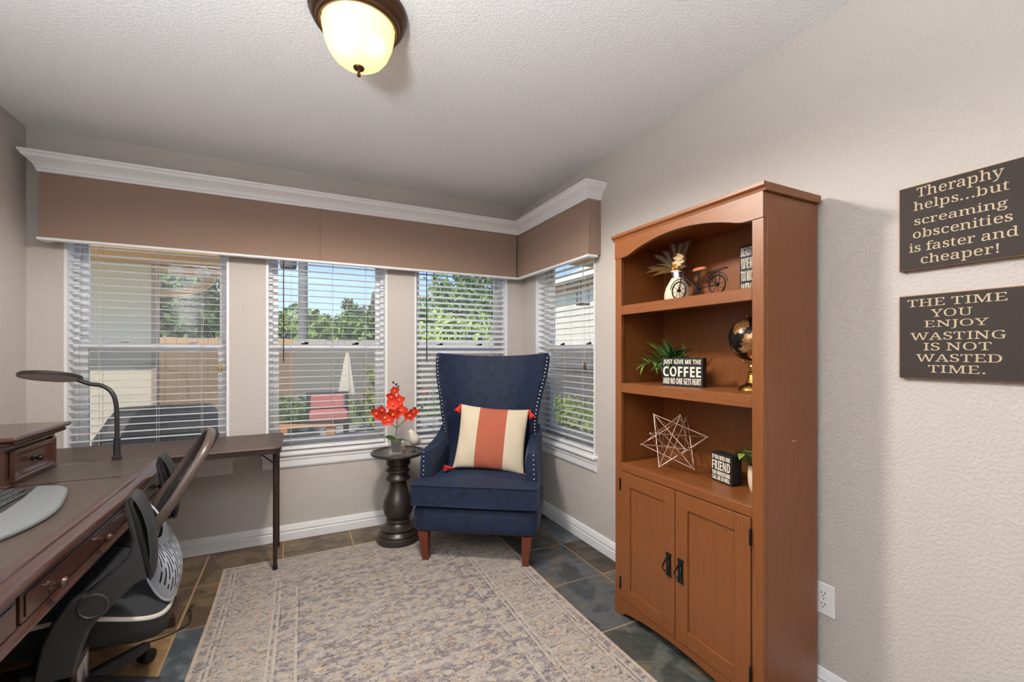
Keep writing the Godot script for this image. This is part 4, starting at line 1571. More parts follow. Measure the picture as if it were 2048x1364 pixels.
func bicycle() -> void:
	var t := thing("model_bicycle", "small black wire model bicycle with a brown seat on the upper shelf", "bicycle model", Vector3(1.475, SH1 + 0.0005, -1.27))
	# local: z along the bike (front at -z), y up, origin under the middle
	var zf := -0.095
	var zr := 0.095
	var r := 0.037
	for z in [zf, zr]:
		var w := Node3D.new()
		w.name = "wheel"
		t.add_child(w, true)
		w.position = Vector3(0, r + 0.003, z)
		var s := st()
		var pts := []
		for i in 28:
			pts.append(Vector3(0, r * sin(TAU * i / 28), r * cos(TAU * i / 28)))
		tube(s, pts, 0.0033, 7, true)
		build(s, "rim", M.black_metal, w)
		s = st()
		for i in 8:
			tube(s, [Vector3.ZERO, Vector3(0, r * sin(TAU * i / 8 + 0.2), r * cos(TAU * i / 8 + 0.2))], 0.0011, 5)
		build(s, "spokes", M.black_metal, w)
		s = st()
		lathe(s, [Vector2(0, -0.005), Vector2(0.007, -0.005), Vector2(0.007, 0.005), Vector2(0, 0.005)], 12, Transform3D(Basis(Vector3(0, 0, 1), PI / 2), Vector3.ZERO))
		build(s, "hub", M.black_metal, w)
	var a := Vector3(0, r + 0.003, zf)
	var b := Vector3(0, r + 0.003, zr)
	var head := Vector3(0, 0.098, -0.07)
	var bb := Vector3(0, 0.036, 0.0)
	var seat := Vector3(0, 0.096, 0.012)
	var s2 := st()
	for e in [[head, bb], [head + Vector3(0, -0.008, 0), seat + Vector3(0, -0.005, 0)], [bb, seat + Vector3(0, 0.008, 0)], [bb, b], [seat, b], [head + Vector3(0, 0.03, -0.004), a]]:
		tube(s2, [e[0], e[1]], 0.0024, 7)
	build(s2, "frame", M.black_metal, t)
	s2 = st()
	tube(s2, curve([Vector3(-0.03, 0.118, -0.055), Vector3(-0.024, 0.127, -0.07), Vector3(0, 0.126, -0.075), Vector3(0.024, 0.127, -0.07), Vector3(0.03, 0.118, -0.055)], 14), 0.002, 6)
	build(s2, "handlebar", M.black_metal, t)
	s2 = st()
	var row := []
	for lv in [[0.0, 0.9], [0.004, 1.0], [0.01, 0.98], [0.013, 0.7], [0.0135, 0.0]]:
		var rr := []
		for i in 20:
			var an := TAU * i / 20
			rr.append(Vector3(0.014 * cos(an) * lv[1] * (0.75 + 0.25 * sin(an)), 0.108 + lv[0], 0.012 + 0.034 * sin(an) * lv[1]))
		row.append(rr)
	grid(s2, row, Vector3(0, 0.112, 0.012), true)
	build(s2, "seat", M.bike_seat, t)
	s2 = st()
	for z in [zf, zr]:
		var arc := []
		for i in 13:
			var an := lerpf(0.15, PI - 0.2, i / 12.0) if z > 0 else lerpf(0.5, PI - 0.2, i / 12.0)
			arc.append(Vector3(0, r + 0.003 + (r + 0.011) * sin(an), z + (r + 0.011) * cos(an)))
		tube(s2, arc, 0.002, 6)
	build(s2, "mudguards", M.black_metal, t)
	s2 = st()
	for x in [-0.01, 0.01]:
		tube(s2, [Vector3(x, 0.09, 0.05), Vector3(x, 0.1, 0.135)], 0.0018, 6)
		tube(s2, [Vector3(x, 0.094, 0.1), b + Vector3(x, 0, 0)], 0.0015, 6)
	tube(s2, [Vector3(-0.01, 0.1, 0.135), Vector3(0.01, 0.1, 0.135)], 0.0018, 6)
	build(s2, "rack", M.black_metal, t)
	s2 = st()
	var T := Transform3D(Basis(Vector3(0, 0, 1), PI / 2), bb)
	lathe(s2, [Vector2(0, -0.006), Vector2(0.015, -0.006), Vector2(0.015, -0.003), Vector2(0, -0.003)], 16, T)
	tube(s2, [bb + Vector3(-0.01, 0, 0), bb + Vector3(-0.01, -0.018, 0.012), bb + Vector3(-0.022, -0.018, 0.012)], 0.002, 6)
	tube(s2, [bb + Vector3(0.01, 0, 0), bb + Vector3(0.01, 0.018, -0.012), bb + Vector3(0.022, 0.018, -0.012)], 0.002, 6)
	build(s2, "pedals", M.black_metal, t)

func globe() -> void:
	var t := thing("desk_globe", "small bronze and black globe on a brass stand on the middle shelf", "globe", Vector3(1.56, SH2 + 0.0005, -1.085))
	var s := st()
	lathe(s, [Vector2(0, 0), Vector2(0.05, 0), Vector2(0.051, 0.006), Vector2(0.045, 0.018), Vector2(0.03, 0.026), Vector2(0.022, 0.032), Vector2(0.018, 0.05), Vector2(0.014, 0.062), Vector2(0.018, 0.066), Vector2(0.018, 0.07), Vector2(0.011, 0.076), Vector2(0.012, 0.09), Vector2(0.016, 0.093), Vector2(0.013, 0.1), Vector2(0, 0.104)], 32)
	build(s, "stand", M.brass, t)
	# meridian arm
	s = st()
	var arc := []
	var c := Vector3(0, 0.2, 0)
	for i in 25:
		var a := lerpf(-PI * 0.62, PI * 0.42, i / 24.0)
		arc.append(c + Vector3(0, sin(a) * 0.094, cos(a) * 0.094))
	tube(s, arc, 0.0034, 8)
	ball(s, arc[0], 0.006, 10)
	ball(s, arc[24], 0.006, 10)
	tube(s, [Vector3(0, 0.098, 0), Vector3(0, 0.108, 0)], 0.006, 8)
	build(s, "meridian", M.brass, t)
	# the sphere, lands and seas in two metals
	var im := Image.create(512, 256, false, Image.FORMAT_RGB8)
	var n := FastNoiseLite.new()
	n.seed = 88
	n.frequency = 0.9
	n.fractal_octaves = 5
	for y in 256:
		for x in 512:
			var la := PI * (y + 0.5) / 256 - PI / 2
			var lo := TAU * x / 512.0
			var p := Vector3(cos(la) * cos(lo), sin(la), cos(la) * sin(lo)) * 1.3
			var v := n.get_noise_3dv(p)
			var col := c8(168, 118, 68) if v > -0.02 else c8(40, 35, 33)
			if absf(v + 0.02) < 0.012:
				col = c8(206, 178, 130)
			if v > 0.04 and absf(n.get_noise_3dv(p * 4.0)) < 0.05:
				col = c8(214, 196, 158)
			im.set_pixel(x, y, col)
	var m := StandardMaterial3D.new()
	m.resource_name = "globe_print"
	m.albedo_texture = ImageTexture.create_from_image(im)
	m.metallic = 0.75
	m.roughness = 0.24
	s = SurfaceTool.new()
	s.begin(Mesh.PRIMITIVE_TRIANGLES)
	s.set_smooth_group(1)
	for i in 40:
		for j in 20:
			for k in [[0, 0], [1, 0], [1, 1], [0, 0], [1, 1], [0, 1]]:
				var u: float = (i + k[0]) / 40.0
				var v: float = (j + k[1]) / 20.0
				s.set_uv(Vector2(u, 1.0 - v))
				var la := v * PI - PI / 2
				s.add_vertex(Vector3(cos(la) * cos(u * TAU), sin(la), cos(la) * sin(u * TAU)) * 0.085)
	var o := build(s, "sphere", m, t, c)
	o.rotation = Vector3(0.4, 1.2, 0)
	s = st()
	box(s, c + Vector3(0, 0, 0), Vector3(0.003, 0.186, 0.003), Basis(Vector3(1, 0, 0), -0.26))
	build(s, "axle", M.brass, t)

func star() -> void:
	var t := thing("wire_star", "copper wire star ornament on the lower shelf", "ornament", Vector3(1.535, SH3, -1.452))
	var g := (1.0 + sqrt(5.0)) / 2.0
	var v := []
	for a in [-1.0, 1.0]:
		for b in [-g, g]:
			v.append(Vector3(0, a, b))
			v.append(Vector3(a, b, 0))
			v.append(Vector3(b, 0, a))
	var R := 0.146
	var turn := Basis.from_euler(Vector3(0.33, 0.5, -0.17))
	var low := 9.0
	for i in 12:
		v[i] = turn * (v[i].normalized() * R)
		low = minf(low, v[i].y)
	for i in 12:
		v[i] += Vector3(0, -low + 0.004, 0)
	for i in 12:
		for j in range(i + 1, 12):
			var d: float = v[i].distance_to(v[j])
			if d > R * 1.5 and d < R * 1.9:
				var s := st()
				tube(s, [v[i], v[j]], 0.0023, 6)
				build(s, "rod", M.copper_wire, t)
	for i in 12:
		var s := st()
		ball(s, v[i], 0.0048, 8)
		build(s, "tip", M.copper_wire, t)

# ------------------------------------------------------------------ wingback chair (local: x right, y up, z forward to the sitter's front)
func wingback() -> void:
	var t := thing("wingback_chair", "blue velvet wingback armchair with silver nailhead trim in the corner", "chair", Vector3(0.953, 0.0105, -2.437), -atan2(0.557, 0.83))
	var s := st()
	# legs
	for p in [[-0.315, -0.005, 0], [0.315, -0.005, 0], [-0.27, -0.56, 1], [0.27, -0.56, 1]]:
		s = st()
		var splay: float = 0.0 if p[2] == 0 else -0.06
		var rows := []
		for lv in [[0.0, 0.018], [0.175, 0.03]]:
			var f: float = lv[0] / 0.175
			var c := Vector3(p[0] + (0.012 * signf(-p[0]) * (1.0 - f)), lv[0], p[1] + splay * (1.0 - f))
			rows.append([c + Vector3(-lv[1], 0, -lv[1]), c + Vector3(lv[1], 0, -lv[1]), c + Vector3(lv[1], 0, lv[1]), c + Vector3(-lv[1], 0, lv[1])])
		s.set_smooth_group(-1)
		for k in 4:
			var k2 := (k + 1) % 4
			quad(s, rows[0][k], rows[0][k2], rows[1][k2], rows[1][k], rows[0][k] + rows[0][k2] - rows[0][(k + 2) % 4] - rows[0][(k + 3) % 4])
		quad(s, rows[0][0], rows[0][1], rows[0][2], rows[0][3], Vector3.DOWN)
		quad(s, rows[1][0], rows[1][1], rows[1][2], rows[1][3], Vector3.UP)
		build(s, "leg", M.leg_wood, t)
	# seat rail, softly upholstered
	s = st()
	pad(s, Vector3(0, 0.252, -0.285), Vector3(0.752, 0.162, 0.63), 0.036, 0.010)
	build(s, "seat_rail", M.velvet, t)
	# T cushion
	s = st()
	var tee := PackedVector2Array([Vector2(-0.379, 0.056), Vector2(-0.379, -0.085), Vector2(-0.29, -0.095), Vector2(-0.285, -0.50), Vector2(0.285, -0.50), Vector2(0.29, -0.095), Vector2(0.379, -0.085), Vector2(0.379, 0.056)])
	soft_slab(s, tee, 0.34, 0.468, 0.02, 0.016)
	var cu := build(s, "seat_cushion", M.velvet, t)
	for y in [0.346, 0.464]:
		s = st()
		var pp := []
		for v in tee:
			pp.append(Vector3(v.x, y, v.y))
		tube(s, pp, 0.0055, 6, true)
		build(s, "piping", M.velvet, cu)
	# arms: a bowed panel from the front post back to the wing
	for sg in [-1.0, 1.0]:
		s = st()
		var front := []
		var back := []
		for i in 15:
			var f := i / 14.0
			var z := lerpf(-0.085, -0.54, f)
			var top := 0.648 + 0.03 * f + 0.075 * pow(f, 3.0)
			var flare := 0.02 * sin(f * PI)
			var rin := []
			var rout := []
			for j in 9:
				var h := j / 8.0
				var y := lerpf(0.345, top, h)
				var x_in := lerpf(0.292, 0.290, h) - flare * h + 0.010 * (1.0 - h)
				var x_out := lerpf(0.372, 0.366, h)
				var rnd := smoothstep(0.78, 1.0, h)
				rin.append(Vector3(sg * lerpf(x_in, x_in + 0.022, rnd), y - 0.012 * rnd * rnd, z))
				rout.append(Vector3(sg * lerpf(x_out, x_out - 0.012, rnd), y - 0.004 * rnd, z))
			front.append(rin)
			back.append(rout)
		solid(s, front, back)
		var arm := build(s, "arm", M.velvet, t)
		nails(arm, [Vector3(sg * 0.349, 0.485, -0.0845), Vector3(sg * 0.345, 0.632, -0.0845)], 0.029, Vector3(0, 0, 1))
	# back with wings: sheet bent round the sitter
	var front := []
	var back := []
	var R := 26
	var Cn := 31
	for i in R + 1:
		var f := float(i) / R
		var fr := []
		var bk := []
		for j in Cn:
			var u := -1.0 + 2.0 * j / (Cn - 1)
			var p := back_point(u, f)
			fr.append(p[0])
			bk.append(p[1])
		front.append(fr)
		back.append(bk)
	s = st()
	solid(s, front, back)
	var bkm := build(s, "backrest", M.velvet, t)
	# nailheads down both front edges of the wings
	for sg in [-1.0, 1.0]:
		var path := []
		for i in 25:
			var f := lerpf(0.24, 0.985, i / 24.0)
			var p := back_point(sg, f)
			path.append((p[0] * 0.45 + p[1] * 0.55) + Vector3(sg * 0.001, 0, 0.0015))
		nails(bkm, path, 0.026, Vector3(sg * 0.25, 0, 1))

func back_point(u: float, f: float) -> Array:
	var y_mid := lerpf(0.33, 1.236, f)
	# half width: waist above the arms, flaring to the top
	var w := lerpf(0.335, 0.292, smoothstep(0.0, 0.5, f)) + 0.076 * pow(smoothstep(0.45, 1.0, f), 1.2)
	var lean := -0.12 * f
	var wing := (0.05 + 0.12 * smoothstep(0.25, 0.6, f) - 0.02 * smoothstep(0.8, 1.0, f))
	var au := absf(u)
	var bend := wing * pow(au, 2.6)
	var x := w * (u * (1.0 - 0.06 * au * au)) / 0.94
	x += 0.02 * f
	var y := y_mid + (0.0 if f < 0.8 else (f - 0.8) / 0.2 * (0.022 * pow(au, 2.0) - 0.006))
	var z := -0.47 + lean + bend
	var soft := 0.012 * (1.0 - au * au) * sin(PI * clampf(f, 0.0, 1.0))
	# direction across the sheet
	var dz := wing * 2.6 * pow(au, 1.6) * signf(u) / maxf(w, 0.1)
	var n := Vector3(-dz, 0, 1).normalized()
	var th := lerpf(0.075, 0.056, au)
	if f > 0.985:
		th *= 0.75
	return [Vector3(x, y, z + soft), Vector3(x, y, z) - n * th]

func nails(parent: Node, path: Array, gap: float, n: Vector3) -> void:
	var s := st()
	lathe(s, [Vector2(0.0058, 0), Vector2(0.005, 0.0022), Vector2(0.003, 0.0034), Vector2(0, 0.0038)], 8)
	var mesh := mesh_of(s, M.nailhead)
	var q := n.normalized()
	var b := Basis(q.cross(Vector3.UP).normalized(), q, q.cross(Vector3.UP).normalized().cross(q))
	var left := 0.0
	for i in path.size() - 1:
		var a: Vector3 = path[i]
		var d: Vector3 = path[i + 1] - a
		var L := d.length()
		while left <= L:
			inst(mesh, "nailhead", parent, Transform3D(b, a + d * (left / L)))
			left += gap
		left -= L

# box with rounded edges and slightly swollen faces
func pad(s: SurfaceTool, c: Vector3, size: Vector3, r: float, swell: float) -> void:
	var h := size * 0.5
	var n := 10
	for ax in 3:
		for sg in [-1.0, 1.0]:
			var rows := []
			for i in n + 1:
				var row := []
				for j in n + 1:
					var a := -1.0 + 2.0 * i / n
					var b := -1.0 + 2.0 * j / n
					# denser towards the edges
					a = sin(a * PI / 2)
					b = sin(b * PI / 2)
					var p := Vector3.ZERO
					p[ax] = sg * h[ax]
					p[(ax + 1) % 3] = a * h[(ax + 1) % 3]
					p[(ax + 2) % 3] = b * h[(ax + 2) % 3]
					var core := p.clamp(-(h - Vector3(r, r, r)), h - Vector3(r, r, r))
					var d := p - core
					p = core + (d.normalized() * r if d.length() > 0.0 else d)
					var q := p / h
					var k := (1.0 - q[(ax + 1) % 3] ** 2) * (1.0 - q[(ax + 2) % 3] ** 2)
					p[ax] += sg * swell * clampf(k, 0, 1)
					row.append(c + p)
				rows.append(row)
			grid(s, rows, c, false, 1)

# flat polygon (x, z) as an upholstered slab between two heights
func soft_slab(s: SurfaceTool, poly: PackedVector2Array, y0: float, y1: float, r: float, crown_: float) -> void:
	var T := Transform3D(Basis(Vector3(1, 0, 0), Vector3(0, 0, 1), Vector3(0, 1, 0)), Vector3(0, y0, 0))
	extrude(s, poly, T, y1 - y0, 0.008)
	# crowned top
	var mid := Vector2.ZERO
	for p in poly:
		mid += p / poly.size()
	s.set_smooth_group(11)
	var N := 6
	for i in poly.size():
		var a := poly[i]
		var b := poly[(i + 1) % poly.size()]
		for k in N:
			var f0 := float(k) / N
			var f1 := float(k + 1) / N
			var h := func(f: float) -> float: return y1 + crown_ * (1.0 - f * f)
			var p0 := mid.lerp(a, f0 * 0.97)
			var p1 := mid.lerp(b, f0 * 0.97)
			var q0 := mid.lerp(a, f1 * 0.97)
			var q1 := mid.lerp(b, f1 * 0.97)
			quad(s, Vector3(p0.x, h.call(f0), p0.y), Vector3(q0.x, h.call(f1), q0.y), Vector3(q1.x, h.call(f1), q1.y), Vector3(p1.x, h.call(f0), p1.y), Vector3.UP)

func cushion() -> void:
	var t := thing("throw_pillow", "cream throw pillow with wide terracotta stripe and red corner tassels on the blue chair", "pillow", Vector3.ZERO)
	var chair := Transform3D(Basis(Vector3.UP, -atan2(0.557, 0.83)), Vector3(0.953, 0.0105, -2.437))
	t.transform = chair * Transform3D(Basis(Vector3.UP, 0.06) * Basis(Vector3(1, 0, 0), -0.32) * Basis(Vector3(0, 0, 1), -0.075), Vector3(0.045, 0.682, -0.315))
	var W := 0.235
	var H := 0.213
	var N := 24
	var P := func(a: float, b: float, side: float) -> Vector3:
		var k := pow(maxf(0.0, (1.0 - a * a) * (1.0 - b * b)), 0.42)
		var pinch_x := 1.0 - 0.055 * (1.0 - b * b) * absf(a) * absf(a)
		var pinch_y := 1.0 - 0.07 * (1.0 - a * a) * absf(b) * absf(b)
		var wr := 0.004 * sin(a * 9.0 + b * 5.0) * smoothstep(0.45, 0.9, maxf(absf(a), absf(b)))
		return Vector3(a * W * pinch_x, b * H * pinch_y, side * (0.068 * k + (wr if k > 0.01 else 0.0)))
	var stripe := 0.40
	for part_ in 3:
		var s := st()
		var rng_: Array = [[-1.0, -stripe], [-stripe, stripe], [stripe, 1.0]][part_]
		for side in [-1.0, 1.0]:
			var rows := []
			for i in N + 1:
				var row := []
				for j in N + 1:
					row.append(P.call(lerpf(rng_[0], rng_[1], float(i) / N), sin((-1.0 + 2.0 * j / N) * PI / 2), side))
				rows.append(row)
			grid(s, rows, Vector3((rng_[0] + rng_[1]) * 0.5 * W, 0, -side * 0.05), false, 1 if side > 0 else 2)
		build(s, ["cover_side", "stripe", "cover_side"][part_], M.terracotta_cloth if part_ == 1 else M.linen, t)
	for a in [-1.0, 1.0]:
		for b in [-1.0, 1.0]:
			var s := st()
			var o := Vector3(a * W, b * H, 0)
			var down: Vector3 = t.basis.inverse() * Vector3.DOWN
			var dir: Vector3 = (down + Vector3(a * 0.4, 0, 0.45)).normalized() if b > 0 else (Vector3(a * 0.75, -0.22, 0.75)).normalized()
			var x := dir.cross(Vector3(0, 0, 1)).normalized()
			var y := dir.cross(x)
			for i in 22:
				var an := TAU * i / 22
				var rad := 0.021 * (0.55 + 0.45 * fposmod(i * 0.618, 1.0))
				var tip := o + dir * 0.062 + (x * cos(an) + y * sin(an)) * rad
				tube(s, [o + dir * 0.006, o + dir * 0.022 + (x * cos(an) + y * sin(an)) * 0.006, tip], [0.0035, 0.0032, 0.0028], 5)
			ball(s, o + dir * 0.008, 0.009, 10)
			build(s, "tassel", M.tassel_red, t)

# ------------------------------------------------------------------ side table with orchid and bird
func side_table_group() -> void:
	var at := Vector3(0.608, 0.011, -2.962)
	var t := thing("side_table", "round dark turned pedestal side table beside the blue chair", "table", at)
	var s := st()
	lathe(s, [Vector2(0.0, 0.555), Vector2(0.09, 0.555), Vector2(0.12, 0.56), Vector2(0.155, 0.568), Vector2(0.172, 0.576), Vector2(0.178, 0.584), Vector2(0.176, 0.592), Vector2(0.168, 0.595), Vector2(0.162, 0.592), Vector2(0.158, 0.588), Vector2(0.0, 0.588)], 56)
	build(s, "table_top", M.turned_wood, t)
	s = st()
	lathe(s, [Vector2(0.118, 0.09), Vector2(0.1, 0.1), Vector2(0.082, 0.112), Vector2(0.072, 0.124), Vector2(0.074, 0.13), Vector2(0.08, 0.134), Vector2(0.078, 0.142), Vector2(0.07, 0.148), Vector2(0.074, 0.158), Vector2(0.088, 0.178), Vector2(0.098, 0.206), Vector2(0.101, 0.236), Vector2(0.096, 0.268), Vector2(0.082, 0.3), Vector2(0.068, 0.33), Vector2(0.06, 0.36), Vector2(0.056, 0.392), Vector2(0.058, 0.4), Vector2(0.074, 0.404), Vector2(0.082, 0.412), Vector2(0.082, 0.42), Vector2(0.074, 0.432), Vector2(0.068, 0.442), Vector2(0.066, 0.452), Vector2(0.08, 0.462), Vector2(0.084, 0.47), Vector2(0.082, 0.478), Vector2(0.07, 0.484), Vector2(0.07, 0.5), Vector2(0.08, 0.512), Vector2(0.082, 0.555)], 48)
	build(s, "pedestal", M.turned_wood, t)
	s = st()
	lathe(s, [Vector2(0.0, 0.0), Vector2(0.128, 0.0), Vector2(0.139, 0.008), Vector2(0.143, 0.022), Vector2(0.139, 0.036), Vector2(0.128, 0.044), Vector2(0.128, 0.05), Vector2(0.132, 0.056), Vector2(0.126, 0.066), Vector2(0.112, 0.078), Vector2(0.1, 0.09), Vector2(0.09, 0.1), Vector2(0.0, 0.1)], 48)
	build(s, "base", M.turned_wood, t)
	orchid(at + Vector3(-0.02, 0.5885, 0.035))
	bird(at + Vector3(0.094, 0.5885, 0.04))
	# small folded wooden wedge behind the bird
	s = st()
	extrude(s, PackedVector2Array([Vector2(-0.028, 0), Vector2(0.028, 0), Vector2(0.02, 0.02), Vector2(-0.008, 0.034), Vector2(-0.024, 0.03)]), Transform3D(Basis(Vector3.UP, -0.3), at + Vector3(0.038, 0.5885, -0.07)), 0.03, 0.003)
	tag(build(s, "wooden_block", M.cedar), "small honey coloured wooden block between orchid pot and ceramic bird", "block")

func orchid(at: Vector3) -> void:
	var t := thing("orchid", "red artificial orchid in a square glass pot on the side table", "plant", at, -0.4)
	var s := st()
	# square glass pot with real walls
	var a := 0.043
	var h := 0.088
	s = st()
	for sg in [-1.0, 1.0]:
		slab(s, Vector3(sg * a, 0, -a), Vector3(sg * (a - 0.004), h, a))
		slab(s, Vector3(-a + 0.004, 0, sg * a), Vector3(a - 0.004, h, sg * (a - 0.004)))
	slab(s, Vector3(-a + 0.004, 0, -a + 0.004), Vector3(a - 0.004, 0.012, a - 0.004))
	build(s, "glass_pot", M.clear_glass, t)
	s = st()
	lathe(s, [Vector2(0, 0.0125), Vector2(0.028, 0.0125), Vector2(0.036, 0.085), Vector2(0.033, 0.085), Vector2(0.031, 0.076), Vector2(0, 0.076)], 24)
	build(s, "inner_pot", M.pot_black, t)
	s = st()
	var r := RandomNumberGenerator.new()
	r.seed = 5
	for i in 40:
		var an := r.randf() * TAU
		var rr := sqrt(r.randf()) * 0.029
		ball(s, Vector3(rr * cos(an), 0.078 + r.randf() * 0.008, rr * sin(an)), r.randf_range(0.003, 0.006), 6)
	build(s, "moss", M.moss, t).set_meta("kind", "stuff")
	for k in 2:
		s = st()
		leaf_blade(s, [0.085, 0.06][k], [0.05, 0.018][k], [0.0, 0.06][k], 0.25, 8)
		var o := build(s, "leaf", M.orchid_leaf, t, Vector3(0, 0.085, 0))
		o.basis = Basis.looking_at(-Vector3([-0.8, 0.75][k], [0.35, 0.45][k], [0.35, 0.2][k]).normalized(), Vector3(0.3, 1, 0.6))
	# stems
	var fork := Vector3(0.004, 0.165, 0)
	var paths := [
		[Vector3(0, 0.08, 0), Vector3(-0.004, 0.12, 0), fork],
		[fork, Vector3(-0.06, 0.22, 0.012), Vector3(-0.11, 0.27, 0.02), Vector3(-0.155, 0.298, 0.02)],
		[fork, Vector3(0.004, 0.26, -0.01), Vector3(-0.012, 0.36, -0.015), Vector3(-0.002, 0.44, -0.012), Vector3(-0.018, 0.462, -0.01)],
		[fork, Vector3(0.055, 0.215, 0.0), Vector3(0.1, 0.25, 0.0), Vector3(0.135, 0.282, 0.0), Vector3(0.162, 0.292, 0.0)],
	]
	for p in paths:
		s = st()
		tube(s, curve(p, 14), 0.0026, 6)
		build(s, "stem", M.stem_green, t)
	var fm := flower_mesh()
	var cm := st()
	ball(cm, Vector3(0, 0, 0.006), 0.008, 8)
	var centre := mesh_of(cm, M.orchid_orange)
	var fl := [[-0.118, 0.268, 0.03, 1.0], [-0.062, 0.245, 0.045, 1.15], [-0.012, 0.262, 0.04, 1.15], [0.04, 0.282, 0.01, 1.0], [0.092, 0.252, 0.025, 1.0], [-0.035, 0.225, 0.05, 0.9], [-0.02, 0.325, 0.02, 1.05], [0.02, 0.352, 0.0, 0.9], [-0.028, 0.372, 0.01, 0.9], [-0.008, 0.415, 0.0, 0.75], [0.115, 0.272, 0.0, 0.8], [-0.09, 0.285, 0.0, 0.85]]
	for i in fl.size():
		var p := Vector3(fl[i][0], fl[i][1], fl[i][2])
		var d := Vector3(fl[i][0] * 2.0 + r.randf_range(-0.3, 0.3), -0.15 + r.randf_range(-0.3, 0.2), 1.0).normalized()
		var b := Basis.looking_at(-d, Vector3.UP) * Basis(Vector3(0, 0, 1), r.randf_range(-0.5, 0.5))
		var o := inst(fm, "flower", t, Transform3D(b.scaled(Vector3.ONE * fl[i][3]), p))
		inst(centre, "flower_centre", o)
	for p in [Vector3(-0.165, 0.305, 0.02), Vector3(-0.142, 0.308, 0.02), Vector3(-0.15, 0.285, 0.025), Vector3(0.17, 0.3, 0), Vector3(0.155, 0.288, 0.006), Vector3(0.125, 0.298, 0.004), Vector3(-0.022, 0.468, -0.01), Vector3(0.0, 0.455, -0.012), Vector3(0.012, 0.44, -0.01)]:
		s = st()
		ball(s, p, 0.0065, 10, Vector3(1, 1.3, 1))
		build(s, "bud", M.bud_dark, t)

func flower_mesh() -> ArrayMesh:
	var s := st()
	s.set_smooth_group(1)
	for k in 5:
		var a := TAU * k / 5.0 + PI / 2
		var L := 0.046 if k % 2 == 0 else 0.042
		var w: float = [0.032, 0.046, 0.03, 0.03, 0.046][k]
		var d := Vector3(cos(a), sin(a), 0)
		var x := Vector3(-sin(a), cos(a), 0)
		var rows := []
		for i in 6:
			var f := i / 5.0
			var hw := w * 0.5 * sin(PI * clampf(0.12 + 0.82 * f, 0, 1))
			var c := d * L * f + Vector3(0, 0, 0.010 * f * f - 0.004 * f)
			rows.append([c - x * hw + Vector3(0, 0, 0.006 * f), c, c + x * hw + Vector3(0, 0, 0.006 * f)])
		for i in 5:
			for j in 2:
				quad(s, rows[i][j], rows[i][j + 1], rows[i + 1][j + 1], rows[i + 1][j], Vector3(0, 0, 1))
	return mesh_of(s, M.orchid_red)

func bird(at: Vector3) -> void:
	var t := thing("bird_figurine", "cream ceramic bird figurine on wire legs on the side table", "figurine", at, 0.25)
	var s := st()
	var rows := []
	# body along local x (head at -x up, tail at +x), as rings round a bent spine
	var spine := [[-0.012, 0.150, 0.001], [-0.014, 0.147, 0.012], [-0.016, 0.138, 0.020], [-0.014, 0.126, 0.0235], [-0.008, 0.112, 0.028], [0.0, 0.096, 0.034], [0.006, 0.082, 0.036], [0.014, 0.068, 0.032], [0.024, 0.06, 0.023], [0.04, 0.06, 0.014], [0.056, 0.064, 0.008], [0.066, 0.068, 0.001]]
	for k in spine.size():
		var c := Vector3(spine[k][0], spine[k][1], 0)
		var a: Array = spine[maxi(k - 1, 0)]
		var b: Array = spine[mini(k + 1, spine.size() - 1)]
		var d := Vector3(b[0] - a[0], b[1] - a[1], 0).normalized()
		var u := Vector3(-d.y, d.x, 0)
		var row := []
		for i in 18:
			var an := TAU * i / 18
			row.append(c + (u * cos(an) + Vector3(0, 0, 1) * sin(an)) * spine[k][2])
		rows.append(row)
	grid(s, rows, Vector3(0.005, 0.09, 0), true)
	build(s, "body", M.ceramic_bird, t)
	s = st()
	lathe(s, [Vector2(0.005, 0), Vector2(0.003, 0.008), Vector2(0, 0.014)], 8, Transform3D(Basis(Vector3(0, 0, 1), PI / 2 + 0.2), Vector3(-0.034, 0.137, 0.0)))
	build(s, "beak", M.dried_leaf, t)
	for z in [-0.012, 0.012]:
		s = st()
		tube(s, [Vector3(0.008, 0.052, z), Vector3(0.006, 0.002, z)], 0.0013, 5)
		for k in 3:
			var a := PI + (k - 1) * 0.6
			tube(s, [Vector3(0.006, 0.002, z), Vector3(0.006 + 0.016 * cos(a), 0.0015, z + 0.016 * sin(a))], 0.0013, 5)
		tube(s, [Vector3(0.006, 0.002, z), Vector3(0.016, 0.0015, z)], 0.0013, 5)
		build(s, "leg", M.black_metal, t)

# ------------------------------------------------------------------ desk
const DT := 0.765

